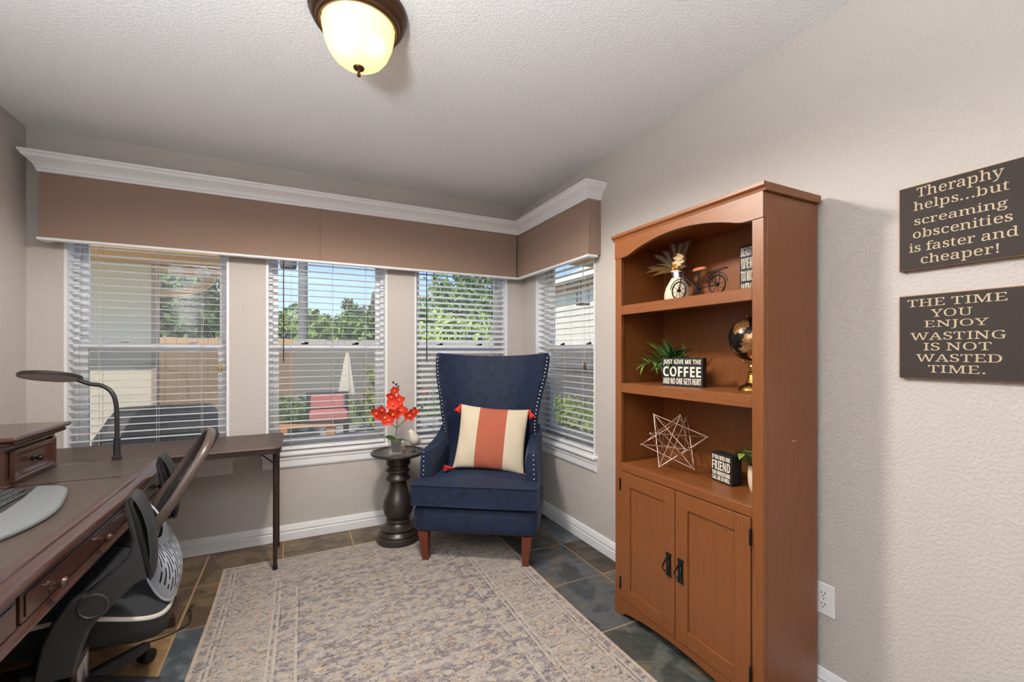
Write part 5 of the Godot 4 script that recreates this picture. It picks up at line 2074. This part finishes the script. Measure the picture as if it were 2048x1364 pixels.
func desk() -> void:
	var O := Vector3(-0.95, 0, -1.84)
	var t := thing("executive_desk", "dark mahogany desk with leather inlaid top along the left wall", "desk", O)
	var z0 := -2.64
	var z1 := -1.04
	var s := st()
	# moulded front edge, run along z
	var prof := PackedVector2Array([Vector2(-0.64, 0.765), Vector2(-0.594, 0.765), Vector2(-0.588, 0.762), Vector2(-0.584, 0.755), Vector2(-0.576, 0.752), Vector2(-0.566, 0.748), Vector2(-0.558, 0.742), Vector2(-0.554, 0.734), Vector2(-0.555, 0.726), Vector2(-0.561, 0.72), Vector2(-0.569, 0.716), Vector2(-0.576, 0.714), Vector2(-0.58, 0.706), Vector2(-0.64, 0.706)])
	extrude(s, prof, Transform3D(Basis(), Vector3(0, 0, z0)), z1 - z0)
	build(s, "front_moulding", M.mahogany, t, -O)
	s = st()
	slab(s, Vector3(-1.32, 0.715, z0), Vector3(-0.6405, 0.764, z1))
	build(s, "top", M.mahogany, t, -O)
	for r in [[-2.618, -2.285], [-2.255, -1.43], [-1.40, -1.062]]:
		s = st()
		cslab(s, Vector3(-1.29, 0.7641, r[0]), Vector3(-0.608, 0.7658, r[1]), 0.0006)
		build(s, "leather_inlay", M.desk_leather, t, -O)
	# drawer fronts under the top
	for r in [[-2.62, -2.29], [-2.27, -1.42], [-1.40, -1.06]]:
		var d := Node3D.new()
		d.name = "drawer"
		t.add_child(d, true)
		d.position = Vector3(-0.58, 0.665, (r[0] + r[1]) / 2) - O
		var w: float = r[1] - r[0]
		s = st()
		cslab(s, Vector3(-0.02, -0.036, -w / 2), Vector3(0.002, 0.038, w / 2), 0.003)
		build(s, "front", M.mahogany, d)
		s = st()
		cslab(s, Vector3(0.002, -0.026, -w / 2 + 0.012), Vector3(0.006, 0.028, w / 2 - 0.012), 0.003)
		build(s, "raised_field", M.mahogany, d)
		for kz in ([0.0] if w < 0.5 else [-w * 0.0, w * 0.36, -w * 0.36]):
			s = st()
			lathe(s, [Vector2(0.012, 0), Vector2(0.012, 0.003), Vector2(0.006, 0.005), Vector2(0.005, 0.014), Vector2(0.013, 0.02), Vector2(0.015, 0.027), Vector2(0.011, 0.034), Vector2(0, 0.036)], 18, Transform3D(Basis(Vector3(0, 0, 1), -PI / 2), Vector3(0.006, 0.0, kz)))
			build(s, "knob", M.mahogany, d)
	s = st()
	var low := PackedVector2Array([Vector2(-0.62, 0.602), Vector2(-0.572, 0.602), Vector2(-0.566, 0.608), Vector2(-0.566, 0.614), Vector2(-0.573, 0.62), Vector2(-0.577, 0.628), Vector2(-0.62, 0.628)])
	extrude(s, low, Transform3D(Basis(), Vector3(0, 0, z0 + 0.01)), z1 - z0 - 0.02)
	build(s, "bottom_moulding", M.mahogany, t, -O)
	s = st()
	slab(s, Vector3(-1.31, 0.63, z0 + 0.02), Vector3(-0.602, 0.714, z1 - 0.02))
	build(s, "apron", M.mahogany, t, -O)
	for r in [[z0 + 0.015, z0 + 0.12], [z1 - 0.12, z1 - 0.015]]:
		s = st()
		slab(s, Vector3(-1.30, 0.075, r[0]), Vector3(-0.60, 0.601, r[1]))
		build(s, "end_panel", M.mahogany, t, -O)
		s = st()
		cslab(s, Vector3(-1.31, 0.0, r[0] - 0.012), Vector3(-0.505, 0.05, r[1] + 0.03), 0.004)
		extrude(s, PackedVector2Array([Vector2(-1.31, 0.05), Vector2(-0.509, 0.05), Vector2(-0.514, 0.062), Vector2(-0.528, 0.07), Vector2(-0.54, 0.0749), Vector2(-1.31, 0.0749)]), Transform3D(Basis(), Vector3(0, 0, r[0] - 0.008)), r[1] - r[0] + 0.034)
		build(s, "plinth", M.mahogany, t, -O)
	# corner bracket under the apron at the far end
	s = st()
	extrude(s, PackedVector2Array([Vector2(0, 0), Vector2(0.14, 0), Vector2(0.12, -0.02), Vector2(0.06, -0.04), Vector2(0.02, -0.1), Vector2(0, -0.14)]), Transform3D(Basis(Vector3(0, 0, 1), Vector3(0, 1, 0), Vector3(1, 0, 0)), Vector3(-0.625, 0.6015, -2.52)), 0.022)
	build(s, "corner_bracket", M.mahogany, t, -O)
	s = st()
	slab(s, Vector3(-1.25, 0.12, z0 + 0.121), Vector3(-1.235, 0.6295, z1 - 0.121))
	build(s, "modesty_panel", M.mahogany, t, -O)
	# raised drawer unit standing on the far end of the desk
	var H := Vector3(-1.13, DT + 0.0015, -2.455)
	var h := thing("desk_hutch", "small carved mahogany drawer unit standing on the desk by the window", "drawer unit", H)
	s = st()
	slab(s, Vector3(-1.315, DT + 0.002, -2.60), Vector3(-0.965, 0.928, -2.24))
	build(s, "body", M.mahogany, h, -H)
	s = st()
	cslab(s, Vector3(-1.315, DT + 0.0015, -2.612), Vector3(-0.949, DT + 0.014, -2.23), 0.003)
	build(s, "foot_moulding", M.mahogany, h, -H)
	s = st()
	ring_x(s, -0.965, -0.955, DT + 0.014, 0.928, -2.605, -2.235, 0.022)
	build(s, "face_frame", M.mahogany, h, -H)
	s = st()
	cslab(s, Vector3(-1.32, 0.94, -2.645), Vector3(-0.913, 0.958, -2.20), 0.006)
	build(s, "top_board", M.mahogany, h, -H)
	# rope carved moulding: slanted beads under the top edge
	s = st()
	cslab(s, Vector3(-0.97, 0.924, -2.625), Vector3(-0.928, 0.9398, -2.215), 0.005)
	build(s, "carved_bed", M.mahogany, h, -H)
	s = st()
	tube(s, [Vector3(0, -0.009, -0.008), Vector3(0.004, 0, 0), Vector3(0, 0.009, 0.008)], [0.002, 0.0048, 0.002], 6)
	var bead := mesh_of(s, M.mahogany)
	for i in 31:
		inst(bead, "carved_bead", h, Transform3D(Basis(), Vector3(-0.929, 0.931, -2.615 + 0.0128 * i) - H))
	var dr := Node3D.new()
	dr.name = "drawer"
	h.add_child(dr, true)
	dr.position = Vector3(-0.955, 0.842, -2.42) - H
	s = st()
	slab(s, Vector3(-0.008, -0.056, -0.15), Vector3(0.0, 0.056, 0.15))
	build(s, "panel", M.mahogany, dr)
	s = st()
	var fp := PackedVector2Array([Vector2(0, 0), Vector2(0.016, 0), Vector2(0.016, 0.007), Vector2(0.011, 0.012), Vector2(0.011, 0.017), Vector2(0.005, 0.023), Vector2(0, 0.028)])
	for e in [[Vector3(0, -0.058, -0.155), Vector3(0, -0.058, 0.155), Vector3.UP], [Vector3(0, 0.058, 0.155), Vector3(0, 0.058, -0.155), Vector3.DOWN], [Vector3(0, -0.058, -0.155), Vector3(0, 0.058, -0.155), Vector3(0, 0, 1)], [Vector3(0, 0.058, 0.155), Vector3(0, -0.058, 0.155), Vector3(0, 0, -1)]]:
		var dir: Vector3 = (e[1] - e[0]).normalized()
		for i in fp.size():
			var a := fp[i]
			var b := fp[(i + 1) % fp.size()]
			var mk := func(p: Vector2, end: int) -> Vector3:
				return e[end] + Vector3(p.x, 0, 0) + e[2] * p.y + dir * (p.y if end == 0 else -p.y)
			s.set_smooth_group(-1)
			quad(s, mk.call(a, 0), mk.call(b, 0), mk.call(b, 1), mk.call(a, 1), Vector3(1, 0, 0) * (b.y - a.y) - e[2] * (b.x - a.x))
	build(s, "panel_moulding", M.mahogany, dr)
	s = st()
	lathe(s, [Vector2(0.011, 0), Vector2(0.011, 0.003), Vector2(0.005, 0.006), Vector2(0.005, 0.014), Vector2(0.011, 0.02), Vector2(0.012, 0.026), Vector2(0.009, 0.032), Vector2(0, 0.034)], 18, Transform3D(Basis(Vector3(0, 0, 1), -PI / 2), Vector3.ZERO))
	build(s, "knob", M.black_metal, dr)

# picture-frame ring facing x
func ring_x(s: SurfaceTool, x0: float, x1: float, y0: float, y1: float, z0: float, z1: float, w: float) -> void:
	slab(s, Vector3(x0, y0, z0), Vector3(x1, y1, z0 + w))
	slab(s, Vector3(x0, y0, z1 - w), Vector3(x1, y1, z1))
	slab(s, Vector3(x0, y0, z0 + w), Vector3(x1, y0 + w, z1 - w))
	slab(s, Vector3(x0, y1 - w, z0 + w), Vector3(x1, y1, z1 - w))

func desk_items() -> void:
	# ergonomic keyboard with a grey palm rest
	var K := Vector3(-0.82, DT + 0.0012, -1.86)
	var t := thing("keyboard", "black ergonomic keyboard with curved grey palm rest on the desk", "keyboard", K)
	var s := st()
	var T := Transform3D(Basis(Vector3(1, 0, 0), Vector3(0, 0, 1), Vector3(0, 1, 0)), Vector3(0, DT + 0.0012, 0))
	var rest := []
	for p in [Vector3(-0.842, 0, -2.165), Vector3(-0.79, 0, -2.15), Vector3(-0.748, 0, -2.118), Vector3(-0.722, 0, -2.06), Vector3(-0.70, 0, -1.98), Vector3(-0.676, 0, -1.88), Vector3(-0.667, 0, -1.79), Vector3(-0.676, 0, -1.70), Vector3(-0.70, 0, -1.62), Vector3(-0.74, 0, -1.56), Vector3(-0.80, 0, -1.54)]:
		rest.append(p)
	var cv := curve(rest, 40)
	var poly := PackedVector2Array()
	for p in cv:
		poly.append(Vector2(p.x, p.z))
	var poly_full := poly.duplicate()
	for p in [Vector2(-0.815, -1.62), Vector2(-0.80, -1.74), Vector2(-0.80, -1.86), Vector2(-0.815, -2.0)]:
		poly.append(p)
	extrude(s, poly, T, 0.02, 0.006)
	build(s, "palm_rest", M.wrist_rest, t, -K)
	s = st()
	var deck := PackedVector2Array([Vector2(-0.844, -2.163), Vector2(-0.817, -2.0), Vector2(-0.802, -1.86), Vector2(-0.802, -1.74), Vector2(-0.817, -1.62), Vector2(-0.802, -1.541), Vector2(-0.97, -1.535), Vector2(-0.985, -1.85), Vector2(-0.972, -2.165)])
	extrude(s, deck, T, 0.014, 0.003)
	build(s, "deck", M.chair_plastic, t, -K)
	s = st()
	cbox(s, Vector3.ZERO, Vector3(0.0255, 0.008, 0.0275), 0.003)
	var key := mesh_of(s, M.key_grey)
	for r in 5:
		for c in 19:
			var z := -2.142 + 0.0315 * c + 0.006 * r
			var x := -0.96 + 0.0295 * r
			if r == 4 and (z < -2.06 or z > -1.60):
				continue
			if z > -1.552:
				continue
			inst(key, "key", t, Transform3D(Basis(Vector3(0, 0, 1), 0.06), Vector3(x, DT + 0.0195, z) - K))
	s = st()
	cslab(s, Vector3(-0.986, DT + 0.0155, -2.12), Vector3(-0.977, DT + 0.03, -1.60), 0.003)
	build(s, "rear_ridge", M.chair_plastic, t, -K)
	# desk lamp: clamp, gooseneck, round flat head
	var L := Vector3(-0.763, 0.735, -2.672)
	t = thing("desk_lamp", "black gooseneck desk lamp with flat round head over the desk", "lamp", L)
	s = st()
	cslab(s, Vector3(-0.777, 0.737, -2.685), Vector3(-0.749, 0.782, -2.645), 0.004)
	build(s, "clamp", M.lamp_black, t, -L)
	s = st()
	tube(s, [Vector3(-0.763, 0.78, -2.668), Vector3(-0.763, 0.86, -2.668)], 0.0135, 14)
	build(s, "sleeve", M.lamp_black, t, -L)
	s = st()
	tube(s, curve([Vector3(-0.763, 0.85, -2.668), Vector3(-0.763, 0.95, -2.668), Vector3(-0.768, 1.035, -2.668), Vector3(-0.786, 1.085, -2.668), Vector3(-0.82, 1.112, -2.668), Vector3(-0.86, 1.121, -2.668), Vector3(-0.90, 1.14, -2.668)], 40), 0.0095, 12)
	build(s, "gooseneck", M.lamp_black, t, -L)
	var hd := Node3D.new()
	hd.name = "head"
	t.add_child(hd, true)
	hd.position = Vector3(-0.992, 1.158, -2.668) - L
	hd.basis = Basis(Vector3(1, 0, 0), -0.24) * Basis(Vector3(0, 0, 1), -0.05)
	s = st()
	lathe(s, [Vector2(0.096, -0.007), Vector2(0.103, -0.007), Vector2(0.1045, -0.003), Vector2(0.1045, 0.005), Vector2(0.102, 0.008), Vector2(0, 0.009)], 56)
	build(s, "housing", M.lamp_black, hd)
	s = st()
	lathe(s, [Vector2(0, -0.0065), Vector2(0.0962, -0.0062)], 56)
	build(s, "diffuser", M.lamp_panel, hd)
	# cable lying on the tiles by the desk
	s = st()
	tube(s, curve([Vector3(-0.47, 0.004, -2.66), Vector3(-0.475, 0.005, -2.60), Vector3(-0.455, 0.03, -2.545), Vector3(-0.452, 0.004, -2.49), Vector3(-0.485, 0.0035, -2.452), Vector3(-0.52, 0.0035, -2.42), Vector3(-0.60, 0.0035, -2.40)], 40), 0.0028, 6)
	tag(build(s, "power_cable", M.box_black), "thin black cable looping on the tiles beside the desk foot", "cable")

# ------------------------------------------------------------------ folding table under the left window
func folding_table() -> void:
	var O := Vector3(-0.70, 0, -3.03)
	var t := thing("folding_table", "brown folding table with thin steel legs under the leftmost window", "table", O)
	var x0 := -1.30
	var x1 := -0.078
	var z0 := -3.268
	var z1 := -2.77
	var top := 0.735
	var poly := PackedVector2Array()
	for c in [[x1, z1, 0.0], [x0, z1, PI / 2], [x0, z0, PI], [x1, z0, PI * 1.5]]:
		for i in 7:
			var a: float = c[2] + PI / 2 * i / 6.0
			var r := 0.045
			poly.append(Vector2(c[0] - r * signf(c[0] - (x0 + x1) / 2) + r * cos(a), c[1] - r * signf(c[1] - (z0 + z1) / 2) + r * sin(a)))
	var s := st()
	extrude(s, poly, Transform3D(Basis(Vector3(1, 0, 0), Vector3(0, 0, 1), Vector3(0, 1, 0)), Vector3(0, top - 0.012, 0)), 0.012, 0.003)
	build(s, "table_top", M.table_vinyl, t, -O)
	s = st()
	var inner := PackedVector2Array()
	for p in poly:
		var m := Vector2((x0 + x1) / 2, (z0 + z1) / 2)
		inner.append(m + (p - m) * Vector2(0.994, 0.985))
	extrude(s, inner, Transform3D(Basis(Vector3(1, 0, 0), Vector3(0, 0, 1), Vector3(0, 1, 0)), Vector3(0, top - 0.036, 0)), 0.024)
	build(s, "skirt", M.table_steel, t, -O)
	for x in [-0.115, -1.25]:
		var inw := -1.0 if x > -0.7 else 1.0
		for z in [-2.868, -3.235]:
			s = st()
			var fl := 0.0115 if x > -0.38 and z > -3.02 else 0.0
			tube(s, [Vector3(x, fl + 0.022, z), Vector3(x, top - 0.03, z)], 0.0115, 12)
			build(s, "leg", M.table_steel, t, -O)
			s = st()
			lathe(s, [Vector2(0, 0), Vector2(0.0128, 0), Vector2(0.0135, 0.022), Vector2(0, 0.022)], 12, Transform3D(Basis(), Vector3(x, fl, z)))
			build(s, "foot", M.box_black, t, -O)
			s = st()
			tube(s, [Vector3(x, top - 0.115, z), Vector3(x + inw * 0.09, top - 0.034, z)], 0.0045, 7)
			build(s, "brace", M.table_steel, t, -O)
		s = st()
		tube(s, [Vector3(x, top - 0.115, -2.868), Vector3(x, top - 0.115, -3.235)], 0.006, 8)
		build(s, "crossbar", M.table_steel, t, -O)

# ------------------------------------------------------------------ office chair at the desk, facing the left wall
func office_chair() -> void:
	var O := Vector3(-0.692, 0, -2.05)
	var t := thing("office_chair", "black mesh office chair with grey perforated lumbar shell and raised armrests", "chair", O, 0.10)
	var s := st()
	# star base with castors
	for k in 5:
		var a := TAU * k / 5.0 + 0.384
		var d := Vector3(cos(a), 0, sin(a))
		s = st()
		var rows := []
		for f in 5:
			var q := f / 4.0
			var c := d * (0.02 + 0.23 * q) + Vector3(0, 0.09 - 0.02 * q, 0)
			var w := Vector3(-sin(a), 0, cos(a)) * lerpf(0.03, 0.018, q)
			var h := lerpf(0.022, 0.012, q)
			rows.append([c - w + Vector3(0, -h, 0), c - w * 0.8 + Vector3(0, h, 0), c + w * 0.8 + Vector3(0, h, 0), c + w + Vector3(0, -h, 0)])
		grid(s, rows, Vector3(0, 0.05, 0) + d * 0.15, true, 1)
		quad(s, rows[4][0], rows[4][1], rows[4][2], rows[4][3], d)
		build(s, "base_arm", M.chair_plastic, t)
		s = st()
		for e in [-1.0, 1.0]:
			var ax := Vector3(-sin(a), 0, cos(a))
			lathe(s, [Vector2(0, -0.008), Vector2(0.024, -0.008), Vector2(0.0275, -0.004), Vector2(0.0275, 0.004), Vector2(0.024, 0.008), Vector2(0, 0.008)], 18, Transform3D(Basis(d, ax, d.cross(ax)), d * 0.25 + Vector3(0, 0.0275, 0) + ax * 0.013 * e))
		tube(s, [d * 0.243 + Vector3(0, 0.03, 0), d * 0.24 + Vector3(0, 0.07, 0)], 0.006, 8)
		build(s, "caster", M.box_black, t)
	s = st()
	tube(s, [Vector3(0, 0.06, 0), Vector3(0, 0.3, 0)], 0.0275, 20)
	build(s, "gas_cylinder", M.steel, t)
	s = st()
	cbox(s, Vector3(0.01, 0.315, 0), Vector3(0.2, 0.045, 0.14), 0.012)
	build(s, "tilt_mechanism", M.chair_plastic, t)
	# seat: woven lower body, pale piping, smooth top
	var ringf := func(sc: float, y: float) -> Array:
		var row := []
		for i in 60:
			var a := TAU * i / 60
			var cx := signf(cos(a)) * pow(absf(cos(a)), 0.62) * 0.27 * sc
			var cz := signf(sin(a)) * pow(absf(sin(a)), 0.62) * 0.27 * sc
			var drop := 1.05 * pow(maxf(0.0, cx - 0.02), 1.6) + 0.12 * pow(maxf(0.0, -cx - 0.12), 1.4)
			row.append(Vector3(cx, y - drop, cz))
		return row
	s = st()
	grid(s, [ringf.call(0.0, 0.335), ringf.call(0.6, 0.335), ringf.call(0.86, 0.345), ringf.call(0.97, 0.375), ringf.call(1.0, 0.41), ringf.call(1.0, 0.444)], Vector3(0, 0.4, 0), true)
	build(s, "seat_underside", M.chair_weave, t)
	s = st()
	grid(s, [ringf.call(1.0, 0.4442), ringf.call(1.008, 0.449), ringf.call(1.0, 0.455), ringf.call(0.98, 0.457)], Vector3(0, 0.44, 0), true)
	build(s, "seat_piping", M.chair_piping, t)
	s = st()
	grid(s, [ringf.call(0.985, 0.457), ringf.call(0.95, 0.474), ringf.call(0.85, 0.488), ringf.call(0.6, 0.494), ringf.call(0.0, 0.49)], Vector3(0, 0.3, 0), true)
	build(s, "seat_cushion", M.chair_fabric, t)
	# arms: bracket, pivot disc, raised arm with pad (outlines in x, y)
	var lower := PackedVector2Array([Vector2(-0.69, 0.30), Vector2(-0.671, 0.422), Vector2(-0.647, 0.48), Vector2(-0.616, 0.522), Vector2(-0.588, 0.538), Vector2(-0.56, 0.541), Vector2(-0.535, 0.533), Vector2(-0.518, 0.512), Vector2(-0.517, 0.488), Vector2(-0.528, 0.468), Vector2(-0.55, 0.45), Vector2(-0.568, 0.422), Vector2(-0.583, 0.379), Vector2(-0.593, 0.332), Vector2(-0.60, 0.30)])
	var upper := PackedVector2Array([Vector2(-0.522, 0.478), Vector2(-0.545, 0.468), Vector2(-0.575, 0.478), Vector2(-0.592, 0.505), Vector2(-0.58, 0.535), Vector2(-0.555, 0.555), Vector2(-0.505, 0.596), Vector2(-0.478, 0.63), Vector2(-0.470, 0.672), Vector2(-0.480, 0.73), Vector2(-0.488, 0.781), Vector2(-0.482, 0.817), Vector2(-0.468, 0.80), Vector2(-0.456, 0.74), Vector2(-0.438, 0.64), Vector2(-0.424, 0.545), Vector2(-0.445, 0.543), Vector2(-0.465, 0.535), Vector2(-0.49, 0.51)])
	var padp := PackedVector2Array([Vector2(-0.466, 0.826), Vector2(-0.452, 0.818), Vector2(-0.440, 0.795), Vector2(-0.428, 0.762), Vector2(-0.416, 0.709), Vector2(-0.411, 0.64), Vector2(-0.411, 0.586), Vector2(-0.414, 0.556), Vector2(-0.423, 0.542), Vector2(-0.43, 0.575), Vector2(-0.441, 0.645), Vector2(-0.458, 0.735), Vector2(-0.474, 0.795), Vector2(-0.472, 0.818)])
	for sg in [-1.0, 1.0]:
		var zc: float = 0.30 * sg
		var an := Node3D.new()
		an.name = "armrest"
		t.add_child(an, true)
		var off := Vector3(0.665, 0, 0)
		s = st()
		extrude(s, lower, Transform3D(Basis(), Vector3(0, 0, zc - 0.02) + off), 0.04, 0.008)
		build(s, "bracket", M.chair_plastic, an)
		s = st()
		extrude(s, PackedVector2Array([Vector2(-0.72, 0.30), Vector2(-0.60, 0.30), Vector2(-0.60, 0.325), Vector2(-0.72, 0.325)]), Transform3D(Basis(), Vector3(0, 0, minf(zc, zc - sg * 0.24)) + off), 0.24, 0.004)
		build(s, "crossbar", M.chair_plastic, an)
		s = st()
		extrude(s, upper, Transform3D(Basis(), Vector3(0, 0, zc - 0.028) + off), 0.05, 0.01)
		build(s, "raised_arm", M.chair_plastic, an)
		s = st()
		extrude(s, padp, Transform3D(Basis(), Vector3(0, 0, zc - 0.046) + off), 0.09, 0.012)
		build(s, "arm_pad", M.chair_pad, an)
		s = st()
		lathe(s, [Vector2(0, 0), Vector2(0.037, 0), Vector2(0.037, 0.004), Vector2(0.033, 0.006), Vector2(0.031, 0.003), Vector2(0, 0.003)], 36, Transform3D(Basis(Vector3(1, 0, 0), PI / 2 * sg), Vector3(-0.558, 0.5, zc + sg * 0.0215) + off))
		build(s, "pivot_disc", M.chair_plastic, an)
	# upper back: loop frame and mesh
	var limb := [Vector3(-0.475, 0.60, 0.225), Vector3(-0.44, 0.676, 0.226), Vector3(-0.39, 0.752, 0.218), Vector3(-0.345, 0.83, 0.20), Vector3(-0.308, 0.892, 0.165), Vector3(-0.288, 0.93, 0.11), Vector3(-0.28, 0.946, 0.05), Vector3(-0.278, 0.949, 0.0)]
	var half := curve(limb, 24)
	var loop := []
	for p in half:
		loop.append(p + Vector3(0.665, 0, 0))
	for i in range(half.size() - 2, -1, -1):
		loop.append(Vector3(half[i].x + 0.665, half[i].y, -half[i].z))
	var front := []
	var back := []
	for i in loop.size():
		var a: Vector3 = loop[maxi(i - 1, 0)]
		var b: Vector3 = loop[mini(i + 1, loop.size() - 1)]
		var d := (b - a).normalized()
		var out := Vector3(0.85, -0.45, 0).normalized()
		var side := d.cross(out).normalized()
		var c: Vector3 = loop[i]
		var row := []
		for k in 12:
			var an2 := TAU * k / 12
			row.append(c + out * cos(an2) * 0.016 + side * sin(an2) * 0.010)
		front.append(row)
	s = st()
	s.set_smooth_group(1)
	for i in front.size() - 1:
		for k in 12:
			var k2 := (k + 1) % 12
			quad(s, front[i][k], front[i][k2], front[i + 1][k2], front[i + 1][k], (front[i][k] + front[i][k2]) * 0.5 - (loop[i] as Vector3))
	build(s, "back_frame", M.frame_brown, t).rotation.y = 0.07
	s = st()
	var n := half.size()
	for col in 30:      # upright cords of the mesh, drawn as narrow strips
		var u0 := -1.0 + 2.0 * (col + 0.08) / 30.0
		var u1 := -1.0 + 2.0 * (col + 0.86) / 30.0
		for i in n - 3:
			var P := func(u: float, k: int) -> Vector3:
				var p: Vector3 = half[k]
				return Vector3(p.x + 0.665 + 0.035 * (1.0 - u * u) * smoothstep(0.0, 0.1, p.z), p.y, p.z * u)
			s.set_smooth_group(1)
			quad(s, P.call(u0, i), P.call(u1, i), P.call(u1, i + 1), P.call(u0, i + 1), Vector3(-1, 0.3, 0))
	var bm := build(s, "back_mesh", M.chair_weave, t)
	bm.set_meta("kind", "stuff")
	bm.rotation.y = 0.07
	# lumbar shell: bowed sheet with rows of slots
	var U := 72
	var V := 40
	var S := func(iu: int, iv: int, inner_: float) -> Vector3:
		var u := -1.0 + 2.0 * float(iu) / U
		var v := float(iv) / V
		var y_top := 0.575 + 0.10 * u * u
		var y_bot := 0.355 + 0.13 * u * u * u * u
		var y := lerpf(y_bot, y_top, v)
		var bulge := 0.262 + 0.045 * sin(v * PI * 0.85 + 0.35) - 0.03 * v
		var hw := lerpf(0.165, 0.185, v) + 0.01 * sin(v * PI)
		return Vector3(bulge - 0.08 * pow(absf(u), 2.2) - inner_ * (1.0 - 0.3 * absf(u)), y, (hw - inner_ * absf(u)) * sin(u * PI / 2))
	for layer in 2:
		var inn := 0.0035 * layer
		s = st()
		s.set_smooth_group(1 + layer)
		for iu in U:
			for iv in V:
				var slot := (iu % 3) == 0 and iv > 5 and iv < V - 4 and iu > 4 and iu < U - 5
				if slot:
					var ph := (iv + (iu / 3) * 5) % 14
					if ph < 11:
						continue
				var a: Vector3 = S.call(iu, iv, inn)
				quad(s, a, S.call(iu + 1, iv, inn), S.call(iu + 1, iv + 1, inn), S.call(iu, iv + 1, inn), Vector3(1, 0, a.z * 3.0) * (1.0 if layer == 0 else -1.0))
		build(s, "lumbar_shell" if layer == 0 else "lumbar_lining", M.chair_shell if layer == 0 else M.chair_weave, t).rotation.y = 0.07
	s = st()
	var rim := []
	for iu in U + 1:
		rim.append((S.call(iu, V, 0.0018) as Vector3))
	for iv in range(V - 1, 0, -1):
		rim.append((S.call(U, iv, 0.0018) as Vector3))
	for iu in range(U, -1, -1):
		rim.append((S.call(iu, 0, 0.0018) as Vector3))
	for iv in range(1, V):
		rim.append((S.call(0, iv, 0.0018) as Vector3))
	tube(s, rim, 0.0042, 7, true)
	build(s, "shell_rim", M.chair_shell, t).rotation.y = 0.07
	# spine joining seat and shell
	s = st()
	tube(s, curve([Vector3(0.06, 0.315, 0), Vector3(0.17, 0.30, 0), Vector3(0.235, 0.33, 0), Vector3(0.27, 0.40, 0)], 14), 0.02, 10)
	build(s, "spine", M.chair_plastic, t)

# ------------------------------------------------------------------ right wall
func wall_items() -> void:
	var f := SystemFont.new()
	f.font_names = PackedStringArray(["Droid Serif"])
	var sets := [
		["dark wooden wall sign reading Theraphy helps, hung above the other sign", 1.522, 1.785, [["Theraphy", -0.656, -0.470, 1.757, 0.040], ["helps...but", -0.664, -0.460, 1.716, 0.036], ["screaming", -0.662, -0.463, 1.670, 0.033], ["obscenities", -0.665, -0.454, 1.634, 0.028], ["is faster and", -0.675, -0.443, 1.592, 0.028], ["cheaper!", -0.646, -0.480, 1.549, 0.036]]],
		["dark wooden wall sign reading THE TIME YOU ENJOY, hung below the other sign", 1.186, 1.444, [["THE TIME", -0.679, -0.464, 1.419, 0.023], ["YOU", -0.623, -0.532, 1.385, 0.023], ["ENJOY", -0.638, -0.499, 1.350, 0.026], ["WASTING", -0.672, -0.466, 1.316, 0.023], ["IS NOT", -0.640, -0.494, 1.284, 0.023], ["WASTED", -0.658, -0.474, 1.250, 0.023], ["TIME.", -0.629, -0.506, 1.217, 0.023]]],
	]
	for d in sets:
		var zc := -0.556
		var t := thing("wall_sign", d[0], "sign", Vector3(XR, 0, zc), -PI / 2, "wooden wall signs")
		var w := 0.145
		var s := st()
		# board with worn tan edge: body, then the painted face
		cslab(s, Vector3(-w, d[1], 0.002), Vector3(w + 0.0, d[2], 0.018), 0.002)
		build(s, "board", M.sign_edge, t)
		s = st()
		slab(s, Vector3(-w + 0.0025, d[1] + 0.0025, 0.0181), Vector3(w - 0.0025, d[2] - 0.0025, 0.0186))
		build(s, "painted_face", M.sign_board, t)
		s = st()
		slab(s, Vector3(-w + 0.003, d[1] - 0.0005, 0.004), Vector3(w - 0.003, d[1] + 0.0015, 0.016))
		build(s, "lower_edge", M.sign_board, t)
		for r in d[3]:
			text_line(t, r[0], f, Vector3((r[1] + r[2]) / 2 - zc, r[3], 0.0188), r[2] - r[1], r[4], M.sign_cream)
	var o := thing("wall_outlet", "white electrical outlet plate low on the wall beside the bookcase", "outlet", Vector3(XR, 0.36, -0.93), -PI / 2)
	var s := st()
	cslab(s, Vector3(-0.036, -0.058, 0.0), Vector3(0.036, 0.058, 0.006), 0.003)
	build(s, "plate", M.outlet_white, o)
	for y in [-0.02, 0.02]:
		s = st()
		lathe(s, [Vector2(0, 0.006), Vector2(0.0165, 0.006), Vector2(0.0165, 0.0078), Vector2(0, 0.0082)], 24, Transform3D(Basis(Vector3(1, 0, 0), PI / 2), Vector3(0, y, 0)))
		var sk := build(s, "socket", M.outlet_white, o)
		s = st()
		for x in [-0.006, 0.006]:
			box(s, Vector3(x, y + 0.003, 0.0083), Vector3(0.002, 0.008, 0.001))
		ball(s, Vector3(0, y - 0.008, 0.0078), 0.0024, 8)
		build(s, "slots", M.socket_dark, sk)
	s = st()
	ball(s, Vector3(0, 0, 0.006), 0.003, 8, Vector3(1, 1, 0.5))
	build(s, "screw", M.steel, o)
